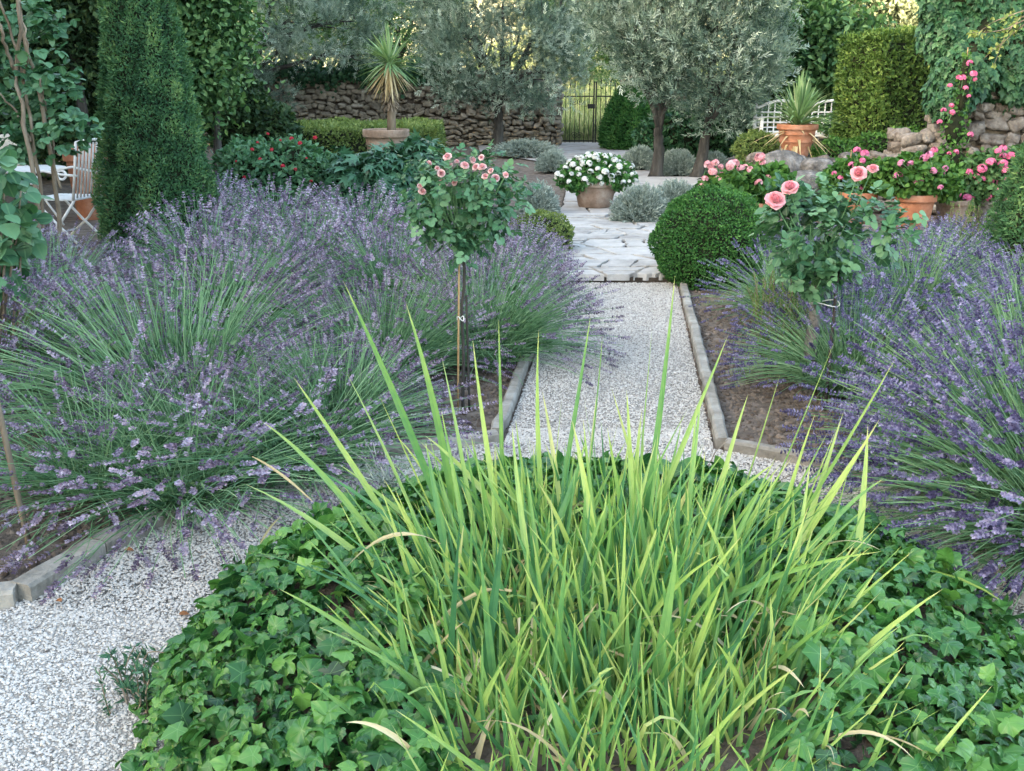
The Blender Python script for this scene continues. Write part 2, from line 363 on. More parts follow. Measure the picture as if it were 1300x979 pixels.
# ------------------------------------------------------------------ ground, gravel, paving
def hz(x, y):
    t = np.clip((y-36)/110, 0, None)
    return np.where(y > 36, 26*t**1.25+np.sin(x*.05+1)*2*np.clip(t*2, 0, 1), 0.0)
xs = np.concatenate([np.linspace(-600, -30, 14), np.linspace(-28, 28, 40), np.linspace(30, 600, 14)])
ys = np.concatenate([np.linspace(-300, -6, 8), np.linspace(-5, 36, 42), np.linspace(38, 160, 40), np.linspace(170, 900, 12)])
X, Y = np.meshgrid(xs, ys); Z = hz(X, Y)
nx, ny = len(xs), len(ys)
i = (np.arange(ny-1)[:, None]*nx+np.arange(nx-1)[None]).ravel()
mb = MB(); mb.add(np.stack([X, Y, Z], -1), np.stack([i, i+1, i+nx+1, i+nx], -1).ravel(), np.full(len(i), 4)); tag(mb.build('ground', M['ground'], smooth=True), kind='structure')

BC = np.array([.28, 2.7]); RB, RO = 1.33, 2.12
def path_l(y): return -.03+.118*(y-4.87)
def path_r(y): return 1.015+.1145*(y-4.71)
def in_gravel(x, y):
    d = np.hypot(x-BC[0], y-BC[1])
    ring = (d < RO) & (d > RB-.12)
    pth = (y > 4.5) & (y < 8.95) & (x > path_l(y)) & (x < path_r(y))
    left = (x < -.9) & (y < 3.18+.0*x) & (y > 1.2) & (d > RB-.12)
    right = (x > 1.6) & (y < 3.0) & (y > 1.2) & (d > RB-.12)
    k1 = x > -1.83
    # the chamfered kerb on the left front
    a, b_ = G(28, 766)[:2], G(186, 677)[:2]
    side = (b_[0]-a[0])*(y-a[1])-(b_[1]-a[1])*(x-a[0])
    ok = ~((side > 0) & (x > a[0]-.1) & (x < b_[0]))
    return (ring | pth | left | right) & ok
mb = MB()
th = np.linspace(0, 2*PI, 65)[:-1]
# ring sheet
k = len(th)
v = np.concatenate([np.stack([BC[0]+r*np.cos(th), BC[1]+r*np.sin(th), np.full(k, .004)], -1) for r in (RB-.2, RO)])
ii = np.arange(k); jj = (ii+1) % k
mb.add(v, np.stack([ii, ii+k, jj+k, jj], -1).ravel(), np.full(k, 4))
mb.build('gravel_ring', M['gravel_base']); tag(bpy.data.objects['gravel_ring'], kind='structure')
mb = MB(); mb.faces([(path_l(4.3), 4.3, .008), (path_r(4.3), 4.3, .008), (path_r(8.95), 8.95, .008), (path_l(8.95), 8.95, .008)], [[0, 1, 2, 3]])
tag(mb.build('gravel_path', M['gravel_base']), kind='structure')
mb = MB(); mb.faces([(-6, .6, .012), (-.9, .6, .012), (-.9, 3.0, .012), (-1.7, 3.16, .012), (-6, 3.16, .012)], [[0, 1, 2, 3, 4]])
tag(mb.build('gravel_side_path', M['gravel_base']), kind='structure')
# pebbles
ICO = None
t_ = (1+5**.5)/2
iv = norm(np.array([(-1, t_, 0), (1, t_, 0), (-1, -t_, 0), (1, -t_, 0), (0, -1, t_), (0, 1, t_), (0, -1, -t_), (0, 1, -t_), (t_, 0, -1), (t_, 0, 1), (-t_, 0, -1), (-t_, 0, 1)], float))
ifc = [(0, 11, 5), (0, 5, 1), (0, 1, 7), (0, 7, 10), (0, 10, 11), (1, 5, 9), (5, 11, 4), (11, 10, 2), (10, 7, 6), (7, 1, 8), (3, 9, 4), (3, 4, 2), (3, 2, 6), (3, 6, 8), (3, 8, 9), (4, 9, 5), (2, 4, 11), (6, 2, 10), (8, 6, 7), (9, 8, 1)]
ICO = Tpl(iv, ifc)
def pebbles(rng, pts, z, smin, smax, flat=.6, var=None):
    n = len(pts); mb = MB()
    s = smin+(smax-smin)*rng.random(n)**2
    pos = np.concatenate([pts, np.full((n, 1), z)+s[:, None]*flat*.35*rng.random((n, 1))], 1)
    ax = norm(np.stack([rng.normal(size=n), rng.normal(size=n), rng.normal(size=n)*.25], -1))
    hint = np.stack([rng.normal(size=n)*.25, rng.normal(size=n)*.25, np.ones(n)], -1)
    if var is None: var = rng.random(n)
    mb.scatter(ICO, pos, ax, hint, s, var, zs=flat*(.6+.7*rng.random(n)), ws=.6+.5*rng.random(n))
    return mb
rng = np.random.default_rng(3)
cand = np.concatenate([np.stack([rng.uniform(-2.9, 2.7, 330000), rng.uniform(1.9, 5.0, 330000)], -1),
                       np.stack([rng.uniform(-.1, 1.6, 62000), rng.uniform(4.8, 8.95, 62000)], -1)])
ok = in_gravel(cand[:, 0], cand[:, 1]); cand = cand[ok]
vv = rng.random(len(cand)); vv = np.where(vv < .08, vv*4.5, .45+.55*vv)
vv = np.clip(vv-.16*np.clip(np.sin(cand[:, 0]*2.3+1.3*np.sin(cand[:, 1]*1.7))*np.sin(cand[:, 1]*2.9+cand[:, 0]), 0, 1), 0, 1)
tag(pebbles(rng, cand, .0135, .0032, .0082, .5, var=vv).build('gravel', M['pebble']), label='pale crushed gravel covering the garden paths', cat='gravel', kind='stuff')
# soil crumbs where bare earth shows
c2 = np.concatenate([np.stack([rng.uniform(1.05, 2.4, 9000), rng.uniform(4.6, 9.0, 9000)], -1), np.stack([rng.uniform(-3.2, .1, 12000), rng.uniform(3.1, 6.2, 12000)], -1), np.stack([rng.uniform(1.4, 2.6, 3000), rng.uniform(3.2, 4.8, 3000)], -1)])
ok = ~in_gravel(c2[:, 0], c2[:, 1]) & (np.hypot(c2[:, 0]-BC[0], c2[:, 1]-BC[1]) > RO); c2 = c2[ok]
tag(pebbles(rng, c2, .0, .005, .022, .7).build('soil_crumbs', M['clod']), label='crumbly brown earth on the lavender beds', cat='soil', kind='stuff')

# paving: an earth bed with separate irregular slabs on it
def terrace_x(y): return .30+.075*(y-8.95), 2.05+.16*(y-8.95)
mb = MB()
l0, r0 = terrace_x(8.97); l1, r1 = terrace_x(18.5)
mb.faces([(l0, 8.97, 0), (r0, 8.97, 0), (r1, 18.5, 0), (l1, 18.5, 0), (l0, 8.97, .055), (r0, 8.97, .055), (r1, 18.5, .055), (l1, 18.5, .055)], [[4, 5, 6, 7], [0, 1, 5, 4], [1, 2, 6, 5], [3, 0, 4, 7]])
tag(mb.build('paving_bed', M['joint']), kind='structure')
mb = MB(); mb.faces([(1.02, 18.5, .03), (3.8, 18.5, .03), (4.6, 29.3, .03), (-1.0, 29.3, .03), (-.8, 25.5, .03), (.6, 22.5, .03)], [[0, 1, 2, 3, 4, 5]])
tag(mb.build('forecourt', M['forecourt']), kind='structure')
def slab(mb, poly, z0, z1, rng, shrink):
    poly = np.array(poly); c = poly.mean(0)
    d = poly-c; ln = np.linalg.norm(d, axis=1, keepdims=True); poly = c+d*(1-shrink/ln)
    # densify and roughen the outline
    out = []
    for a, b in zip(poly, np.roll(poly, -1, 0)):
        for t in (0, .25, .5, .75): out.append(a+(b-a)*t+rng.normal(0, .011 if t else .006, 2))
    out = np.array(out); n = len(out)
    tilt = rng.normal(0, .006, 2)
    def lay(s, z): q = c+(out-c)*s; return np.concatenate([q, (z+(q-c)@tilt)[:, None]], 1)
    v = np.concatenate([lay(1.0, z0), lay(1.0, z1-.008), lay(.975, z1)])
    f = [list(range(2*n, 3*n))]
    for r in range(2):
        for i in range(n): j = (i+1) % n; f.append([r*n+i, r*n+j, r*n+n+j, r*n+n+i])
    mb.faces(v, f, float(rng.random()))
def pave(name, y0, y1, rows, nper, mat, seed, z1, gap):
    rng = np.random.default_rng(seed); mb = MB()
    ye = [y0]
    for h in rows: ye.append(ye[-1]+h)
    ye = np.array(ye); ye = y0+(ye-y0)*(y1-y0)/(ye[-1]-y0)
    for a, b in zip(ye[:-1], ye[1:]):
        n = rng.integers(nper[0], nper[1]+1); w = rng.uniform(.6, 1.5, n); e = np.concatenate([[0], np.cumsum(w)/w.sum()])
        sk = rng.normal(0, .055, n+1); sk[0] = sk[-1] = 0
        for i in range(n):
            la, ra = terrace_x(a); lb, rb = terrace_x(b)
            A = lambda t, y, l, r: np.array([l+(r-l)*t, y])
            p0, p1 = A(e[i]-sk[i], a, la, ra), A(e[i+1]-sk[i+1], a, la, ra); p2, p3 = A(e[i+1]+sk[i+1], b, lb, rb), A(e[i]+sk[i], b, lb, rb)
            if rng.random() < .45:
                t = rng.uniform(.3, .7); u = rng.uniform(.3, .7)
                if rng.random() < .5:
                    q0, q1 = p0+(p1-p0)*t, p3+(p2-p3)*u
                    slab(mb, [p0, q0, q1, p3], .03, z1+rng.normal(0, .004), rng, gap); slab(mb, [q0, p1, p2, q1], .03, z1+rng.normal(0, .004), rng, gap)
                else:
                    q0, q1 = p0+(p3-p0)*t, p1+(p2-p1)*u
                    slab(mb, [p0, p1, q1, q0], .03, z1+rng.normal(0, .004), rng, gap); slab(mb, [q0, q1, p2, p3], .03, z1+rng.normal(0, .004), rng, gap)
            else: slab(mb, [p0, p1, p2, p3], .03, z1+rng.normal(0, .004), rng, gap)
    return tag(mb.build(name, mat), kind='structure')
pave('paving', 8.95, 13.2, [.36, .42, .3, .45, .26, .3, .36, .4, .28, .42, .3, .4], (3, 6), M['slab'], 5, .092, .024)
pave('paving_far', 13.25, 18.4, [.7, .6, .8, .7, 1.0, 1.1], (2, 3), M['slab_grey'], 8, .08, .03)

# ------------------------------------------------------------------ edging
def edging(p, q, label, w=.066, h=.066, name='edging_stone', group='weathered edging round the beds', z=.0):
    p = np.array(p[:2]); q = np.array(q[:2]); d = q-p; L_ = np.linalg.norm(d)
    rng = np.random.default_rng(int(abs(p[0]*977+p[1]*131)*10))
    n = max(3, int(L_/.12)); mb = MB()
    prof = [(-w/2, 0), (-w/2, h-.012), (-w/2+.012, h), (w/2-.012, h), (w/2, h-.012), (w/2, 0)]
    V_ = []
    for i in range(n+1):
        t = (i/n-.5)*(L_-.012); jz, jy = rng.normal(0, .003), rng.normal(0, .003)
        for a, b in prof: V_.append((t, a+jy, b+jz if b > 0 else -.03))
    f = []
    for i in range(n):
        for k in range(5): f.append([i*6+k, i*6+k+1, i*6+7+k, i*6+6+k][::-1])
    f.append(list(range(6))); f.append([n*6+k for k in range(5, -1, -1)])
    mb.faces(V_, f, float(rng.random()))
    o = mb.build(name, M['wood']); o.location = (*((p+q)/2), z); o.rotation_euler = (0, 0, math.atan2(d[1], d[0]))
    return tag(o, label, 'edging', group)
e0, e1, e2, e3 = G(-40, 772), G(26, 766), G(124, 707), G(186, 676)
edging(e0, e1, 'short grey edging piece cut by the left side of the photo', .10, .075)
edging(e1, e2, 'grey edging stone in front of bare soil, middle piece of the left corner', .10, .075)
edging(e2, e3, 'grey edging stone running under drooping lavender by the left gravel', .10, .075)
def ring_pt(a, r=RO+.04): return (BC[0]+r*math.cos(a), BC[1]+r*math.sin(a))
aL = math.atan2(4.87-BC[1], -.08-BC[0]); a3 = math.atan2(e3[1]-BC[1], e3[0]-BC[0])
mid = (aL+a3)/2
edging(e3, ring_pt(mid), 'edging stone hidden under the big left lavender')
edging(ring_pt(mid), ring_pt(aL), 'edging stone across the bed front below the left rose standard')
edging((path_l(4.87)-.05, 4.87), (path_l(6.9)-.05, 6.9), 'narrow edging strip on the left side of the gravel path')
edging((path_l(6.9)-.05, 6.92), (path_l(8.9)-.05, 8.9), 'edging strip under lavender on the left of the paving step')
edging((path_r(4.72)+.05, 4.72), (path_r(6.6)+.05, 6.6), 'near length of pale edging right of the gravel path')
edging((path_r(6.6)+.05, 6.62), (path_r(8.75)+.05, 8.75), 'far length of pale edging beside the box ball')
aR = math.atan2(4.72-BC[1], 1.08-BC[0]); 
edging(ring_pt(aR), ring_pt(aR-.32), 'edging stone turning right from the path behind the sword leaves')
edging(ring_pt(aR-.32), ring_pt(aR-.75), 'edging stone under the right lavender behind the ivy')

# ------------------------------------------------------------------ lavender
def lavender_mesh(seed, nst=420, Ls=.85, near=True, flower='lav_flower', amax=82, nf=7, front=.80, keepf=.93):
    rng = np.random.default_rng(seed)
    S = 7; t = np.linspace(0, 1, S)
    az = rng.random(nst*3)*2*PI
    az = np.concatenate([az]*3); az = az[rng.random(len(az)) > front*np.clip(np.cos(az+PI/2)*1.6+.35, 0, 1)][:nst]
    # tussocks: stems gather round a few sub-centres
    pol = np.radians(amax)*np.sqrt(rng.random(nst))
    pol = np.clip(pol+rng.normal(0, .05, nst), 0, 1.5)
    L_ = Ls*(.80+.26*rng.random(nst)**.8)*np.where(rng.random(nst) < .2, .72, 1)*(1-.10*(pol/1.5)**2)
    d1 = np.stack([np.sin(pol)*np.cos(az), np.sin(pol)*np.sin(az), np.cos(pol)], -1)
    d0 = norm(d1+np.array([0, 0, .75])+rng.normal(0, .1, (nst, 3)))
    br = .16*Ls*np.sqrt(rng.random(nst)); base = np.stack([br*np.cos(az+rng.normal(0, .4, nst)), br*np.sin(az+rng.normal(0, .4, nst)), np.full(nst, .02)], -1)
    d2 = norm(d1+rng.normal(0, .12, (nst, 3))+np.array([0, 0, -.16]))
    P = base[:, None]+L_[:, None, None]*t[None, :, None]*(d0[:, None]*(1-t)[None, :, None]+d1[:, None]*(t*(1.0))[None, :, None])
    P = P+L_[:, None, None]*(t**3)[None, :, None]*.16*(d2-d1)[:, None]
    P = P+np.cumsum(rng.normal(0, .010, (nst, S, 3)), 1)*t[None, :, None]*Ls
    P[:, :, 2] = np.maximum(P[:, :, 2], .025+.03*rng.random((nst, 1)))
    st = MB(); r = .0021 if near else .0028
    st.tubes(P, r*(1.15-.4*t), 3, np.clip(rng.normal(.55, .22, nst), 0, 1))
    # leaves low in the plant and a few up the stems
    nl = nst*(8 if near else 4)
    k = rng.integers(0, nst, nl); tt = .06+.5*rng.random(nl)**1.3
    fi = tt*(S-1); i0 = np.floor(fi).astype(int); fr = (fi-i0)[:, None]
    pos = P[k, i0]*(1-fr)+P[k, i0+1]*fr+rng.normal(0, .018, (nl, 3))
    tg = norm(P[k, i0+1]-P[k, i0])
    ax = norm(tg+sphere_pts(rng, nl)*.75)
    lf = MB(); lf.scatter(SLIM if near else leafQ(.32), pos, ax, sphere_pts(rng, nl), (.035+.03*rng.random(nl))*Ls*1.2, np.clip(rng.normal(.45, .25, nl), 0, 1))
    # flower spikes
    fl = MB(); tip = P[:, -1]; td = norm(P[:, -1]-P[:, -2]); sl = (.055+.04*rng.random(nst))
    nw = 7 if near else 4; mwh = nf
    keep = rng.random(nst) < keepf
    fv = np.clip(rng.normal(.45, .2, nst), 0, 1)
    for w in range(nw):
        fpos = w/(nw-1)
        if w == 0: c = tip-td*(sl*.55)[:, None]
        else: c = tip-td*(sl*.25)[:, None]+td*(sl*(fpos))[:, None]
        rad = .0085*(1-.45*fpos)*(1.0 if near else 1.25)
        xx = norm(np.cross(td, np.array([.3, .2, .93]))); yy = np.cross(td, xx)
        for q in range(mwh):
            a_ = q*2*PI/mwh+w*.7+rng.random(nst)*.8
            od = xx*np.cos(a_)[:, None]+yy*np.sin(a_)[:, None]
            sel = keep & (rng.random(nst) < (.9 if near else .95))
            fl.scatter(BLOB, (c+od*rad*.35+rng.normal(0, .0015, (nst, 3)))[sel], norm(od+td*(.55+.5*rng.random((nst, 1))))[sel], td[sel]+sphere_pts(rng, sel.sum())*.4, (.0125+.0065*rng.random(sel.sum()))*(1 if near else 1.65)*(1-.25*fpos),
                       np.clip(fv[sel]+rng.normal(0, .2, sel.sum())+np.where(rng.random(sel.sum()) < .12, .4, 0), 0, 1))
    return st, lf, fl
def lavender_proto(seed, flower, **kw):
    st, lf, fl = lavender_mesh(seed, **kw)
    root = thing('lavender_bush', 'x', 'lavender', group='lavender bushes in the beds')
    st.build('stems', M['lav_stem'], root); lf.build('leaves', M['lav_leaf'], root); fl.build('flowers', M[flower], root)
    return root
protos = {
    'n0': lavender_proto(11, 'lav_flower', nst=1000, near=True, Ls=.9, front=.95, keepf=.66),
    'n1': lavender_proto(12, 'lav_flower', nst=850, near=True, Ls=.9, front=.9, keepf=.62),
    'b0': lavender_proto(13, 'lav_blue', nst=950, near=True, Ls=.9, keepf=.66),
    'b1': lavender_proto(14, 'lav_blue', nst=900, near=True, Ls=.9, keepf=.66),
    'f0': lavender_proto(15, 'lav_flower', nst=950, near=False, Ls=.9, nf=5, front=.45, keepf=.8),
    'f1': lavender_proto(16, 'lav_flower', nst=950, near=False, Ls=.9, nf=5, front=.45, keepf=.8),
    'g0': lavender_proto(17, 'lav_blue', nst=850, near=False, Ls=.9, nf=5, front=.5, keepf=.75),
    's0': lavender_proto(18, 'lav_flower', nst=330, near=True, Ls=.72, amax=88, front=.2, keepf=.6),
}
used = set()
LAV = [  # proto, x, y, scale, tilt axis lean, label
    ('n0', -1.72, 4.85, 1.15, 'huge fan of green stems with mauve spikes left of the sword leaves'),
    ('n1', -.78, 5.75, .85, 'lavender fanning behind the left rose cane'),
    ('n1', -2.95, 5.3, .95, 'lavender with sparse spikes above the bare soil at the left'),
    ('n0', -1.95, 6.75, .95, 'lavender dense with pale spikes behind the huge left fan'),
    ('n1', -.22, 6.2, .95, 'lavender leaning over the left edge of the gravel path'),
    ('n0', -3.35, 7.0, .92, 'lavender in front of the tall clipped yew'),
    ('f0', -.12, 7.95, .74, 'lavender spilling towards the paving beside the gravel end'),
    ('f1', -.95, 7.75, .90, 'lavender behind the round rose head'),
    ('f0', -1.75, 8.35, .92, 'lavender in mid bed below the urn'),
    ('f1', -2.7, 8.7, .92, 'lavender right of the yew foot'),
    ('f0', .02, 9.3, .62, 'lavender by the small silver mound at the back of the path'),
    ('f1', -.6, 9.2, .85, 'lavender at the back of the bed below the dark fan leaves'),
    ('f0', -1.5, 9.8, .90, 'lavender furthest back below the yucca urn'),
    ('f1', -2.45, 10.3, .92, 'lavender in the back row below the red flowered bush'),
    ('f0', -3.3, 10.8, .92, 'lavender behind the yew, leftmost of the back row'),
    ('f0', -4.5, 8.6, .80, 'lavender growing under the white chair'),
    ('n0', -4.2, 6.6, .85, 'lavender beside the round leaved shrub at the left edge'),
    ('b0', 1.98, 5.55, .82, 'lavender round the trunk of the right rose standard'),
    ('b1', 2.05, 7.3, .80, 'lavender between the box ball and the right rose standard'),
    ('b1', 2.16, 3.42, 1.05, 'lavender nearest the camera at the right, drooping beside the ivy'),
    ('n1', -1.45, 4.35, .72, 'lavender hanging over the gravel between the big fan and the ivy'),
    ('b0', 2.3, 3.95, 1.12, 'dark violet lavender sweeping over the ivy at the right edge'),
    ('b1', 3.35, 4.65, 1.0, 'lavender at the right edge behind the sweeping dark violet one'),
    ('n0', -.88, 4.72, .74, 'lavender reaching down to the ivy left of the rose stem'),
    ('n1', -3.4, 4.3, .8, 'lavender cut by the left edge above the leaning stick'),
    ('b1', 3.1, 5.6, .95, 'lavender at the right edge above the sweeping dark violet one'),
    ('g0', 2.95, 7.2, .85, 'lavender behind the right rose standard'),
    ('b0', 3.75, 6.9, .80, 'lavender at the right edge below the dark clipped cone'),
    ('g0', 3.55, 8.5, .74, 'lavender in front of the terracotta pots'),
    ('g0', 2.9, 9.4, .66, 'lavender behind the white tie of the right rose standard'),
    ('g0', 4.3, 9.4, .64, 'lavender below the stone pot at the right'),
]
for i, (k, x, y, s, lab) in enumerate(LAV):
    o = protos[k] if k not in used else copy_tree(protos[k]); used.add(k)
    o.location = (x, y, 0); o.scale = (s, s, s*.92); o.rotation_euler = (random.uniform(-.10, .04), random.uniform(-.06, .06), random.uniform(-.6, .6)+(-.5 if x > 1.5 else .25))
    if x > 1.9 and y < 5: o.rotation_euler[2] = .95+random.uniform(-.2, .3)
    o['label'] = lab
o = protos['s0']; o.location = (-1.85, 4.1, 0); o.scale = (1.05, 1.05, .85); o['label'] = 'thin drooping lavender over the bare soil and kerb at front left'
o2 = copy_tree(o); o2.location = (-1.05, 4.42, 0); o2.scale = (1.25, 1.25, .8); o2.rotation_euler = (0, 0, 2.1); o3 = copy_tree(o); o3.location = (-1.45, 4.06, 0); o3.scale = (1.2, 1.2, .75); o3.rotation_euler = (0, 0, 4.2); o3['label'] = 'low lavender spilling mauve spikes over the end of the left kerb'
o2['label'] = 'low lavender trailing spikes onto the gravel beside the ivy'

# ------------------------------------------------------------------ ivy mound and sword leaves
MC = np.array([BC[0], BC[1], 0]); MR = np.array([RB, RB, .46])
def mound_z(x, y):
    q = np.clip(1-((x-BC[0])**2+(y-BC[1])**2)/RB**2, 0, 1)
    return .44*q**.42
rng = np.random.default_rng(21)
ivy = thing('ivy_mound', 'mound of glossy ivy round the clump of sword leaves', 'ivy', MC)
mb = MB(); rr = np.linspace(0, 1, 14); prof = [(RB*.97*q, min(.36*max(0, 1-q*q)**.42, .05+.42*q)) for q in rr[::-1]]
mb.lathe(prof, 40); mb.build('stems', M['soil'], ivy, True)
n = 11500
a_ = rng.random(n)*2*PI; q = np.sqrt(rng.random(n))*1.03
pos = np.stack([RB*q*np.cos(a_), RB*q*np.sin(a_)], -1)
bump = .05*np.sin(pos[:, 0]*7+1)*np.sin(pos[:, 1]*6)+.03*np.sin(pos[:, 0]*15)*np.sin(pos[:, 1]*13+2)
z = .42*np.clip(1-q**2, 0, 1)**.42+bump*np.clip(1.2-q, 0, 1)+rng.uniform(-.05, .06, n)
pos = np.concatenate([pos, np.maximum(z, .02)[:, None]], 1)
out_ = np.stack([np.cos(a_), np.sin(a_), np.zeros(n)], -1)
steep = np.clip(q, 0, 1)[:, None]**3
nrm = norm(np.array([0, 0, 1.0])+out_*steep*1.4+sphere_pts(rng, n)*.55)
ax = norm(out_*.7+np.array([0, 0, -.25])+sphere_pts(rng, n)*.8)
keepi = ((pos[:, 0]+.02)/.56)**2+((pos[:, 1]+.26)/.82)**2 > .62+.5*rng.random(n)
hv = np.clip(rng.normal(.5, .2, n)+bump*2.0, 0, 1)
pos, ax, nrm, hv = pos[keepi], ax[keepi], nrm[keepi], hv[keepi]; n = len(pos)
mb = MB()
szv = .028+.042*rng.random(n)**1.3; zv = .2+2.3*rng.random(n); wv = .8+.4*rng.random(n); kind = rng.random(n) < .72
for T_, m_ in ((IVYR, kind), (IVY, ~kind)): mb.scatter(T_, pos[m_], ax[m_], nrm[m_], szv[m_], hv[m_], zs=zv[m_], ws=wv[m_])
mb.build('leaves', M['ivy'], ivy, True)
mb = MB(); k = 70; a9 = rng.random(k)*2*PI; r9 = RB*(.6+.42*rng.random(k)); S = 6; t = np.linspace(0, 1, S); p9 = np.stack([r9*np.cos(a9), r9*np.sin(a9), .40*np.clip(1-(r9/RB)**2, 0, 1)**.42+.02], -1)
d9 = norm(np.stack([np.cos(a9), np.sin(a9), -.5*np.ones(k)], -1)+rng.normal(0, .5, (k, 3))); mb.tubes(np.maximum(p9[:, None]+d9[:, None]*.25*t[None, :, None]+rng.normal(0, .008, (k, S, 3)), .01), .0022, 4, .5); tag(mb.build('runners', M['bark_pale'], ivy), kind='stuff')
# pale dry tuft on the ivy
tuft = thing('silver_tuft', 'pale wiry silver tuft lying on the ivy left of the blades', 'plant', at(497, 620, 3.75))
mb = MB(); n = 60; S = 6; t = np.linspace(0, 1, S)
d = norm(rng.normal(size=(n, 3))+np.array([0, -.3, .7])); k2 = rng.normal(size=(n, 3))*.7
P = (d[:, None]*t[None, :, None]+k2[:, None]*(t**2)[None, :, None]*.5+rng.normal(0, .06, (n, S, 3)))*(.10+.05*rng.random((n, 1, 1)))
mb.tubes(P, .0035*(1.1-.6*t), 3, rng.random(n)); mb.build('strands', M['silver'], tuft)
# little tan caps and a globe
cap = thing('mushroom', 'two little tan rounded caps on the ivy at right', 'mushroom', at(1126, 752, 2.95))
for dx, r in ((0.005, .016), (-.026, .010)):
    mb = MB(); mb.lathe([(r*.3, -.03), (r*.3, 0), (r, .002), (r*.95, r*.5), (r*.6, r*.9), (0.0005, r)], 14, (dx, 0, .012)); mb.build('mushroom_cap', M['cushion'], cap, True)
gl = thing('glass_globe', 'small pale glass globe half hidden among the sword leaves', 'ornament', at(726, 722, 2.75))
mb = MB(); mb.lathe([(.0005, -.035), (.02, -.028), (.028, -.005), (.024, .02), (.012, .036), (.0005, .04)], 16); mb.build('globe', M['glass'], gl, True)
mb = MB(); mb.tube([(0, 0, -.25), (0, 0, -.034)], .004, 6); mb.build('stem', M['cane'], gl)

def blade(mb, p0, p1, w, rng, curve=.0, side=None, var=.5, tipdry=True, kink=None):
    """sword leaf from base p0 to tip p1, bulging by curve"""
    p0, p1 = np.array(p0, float), np.array(p1, float)
    L_ = np.linalg.norm(p1-p0); S = 11; t = np.linspace(0, 1, S)
    up = np.array([0, 0, 1.0])
    ctrl = (p0+p1)/2+up*curve*L_+rng.normal(0, .02, 3)*L_
    P = (p0*((1-t)**2)[:, None]+ctrl*(2*t*(1-t))[:, None]+p1*(t**2)[:, None])
    if kink is not None:
        i = int(S*kink); d = (P[-1]-P[i]); seg = np.linspace(0, 1, S-i)[:, None]
        hd = norm(np.array([rng.normal(), rng.normal()*.5, -.35])); P[i:] = P[i]+seg*hd*np.linalg.norm(d)*.9+np.sin(seg*PI)*.03*up
    tg = norm(np.gradient(P, axis=0))
    if side is None: side = norm(np.array([1, .0, 0])+rng.normal(0, .55, 3)*np.array([1, 1, 0]))
    x = norm(side-tg*(tg@side)[:, None]); n_ = np.cross(x, tg)
    prof = np.minimum(1, .55+2.2*t)*np.clip((1-t)/.42, 0, 1)**.75
    tw = rng.normal(0, .5)*t
    x2 = x*np.cos(tw)[:, None]+n_*np.sin(tw)[:, None]; n2 = np.cross(x2, tg)
    hw = (w/2*prof)[:, None]
    V_ = np.stack([P-x2*hw+n2*hw*.35, P, P+x2*hw+n2*hw*.35], 1).reshape(-1, 3)
    f = []
    for i in range(S-1):
        for k in range(2): f.append([i*3+k, i*3+k+1, i*3+k+4, i*3+k+3])
    vv = var+.18*t
    if tipdry: vv = vv+np.where(t > .93, .5, 0)
    vv = np.clip(vv, 0, 1)
    mb.faces(V_, f, np.repeat(vv, 3), np.tile([0.0, .5, 1.0], S))
rng = np.random.default_rng(33)
iris = thing('sword_leaf_clump', 'tall clump of yellow green sword shaped leaves in the ivy', 'iris', (BC[0], BC[1], 0))
O3 = np.array([BC[0], BC[1], 0])
mb = MB(); md = MB()
def basept(px, Y): return np.array([(px-650)/F*Y*1.12, Y, .12])-O3
# crowd of blades
for i in range(1800):
    a = rng.random()*2*PI; r = np.sqrt(rng.random())
    b0 = np.array([-.02+.50*r*math.cos(a), -.22+.76*r*math.sin(a), .06])
    lean = np.array([(b0[0]+.02)*.34+rng.normal(0, .28), (b0[1]+.2)*.12+rng.normal(0, .2)])
    h = rng.uniform(.22, .66)*(1.05-.15*r)*(1 if b0[1] > -.45 else .8)
    tip = b0+np.array([lean[0]*h*1.3, lean[1]*h*1.3, h])
    v = np.clip(rng.choice([.05, .2, .36, .5, .62], p=[.22, .28, .26, .16, .08])+rng.normal(0, .06), 0, .8)
    blade(mb, b0, tip, rng.uniform(.008, .019), rng, rng.uniform(-.06, .24), var=v, kink=(rng.uniform(.5, .8) if rng.random() < .17 else None))
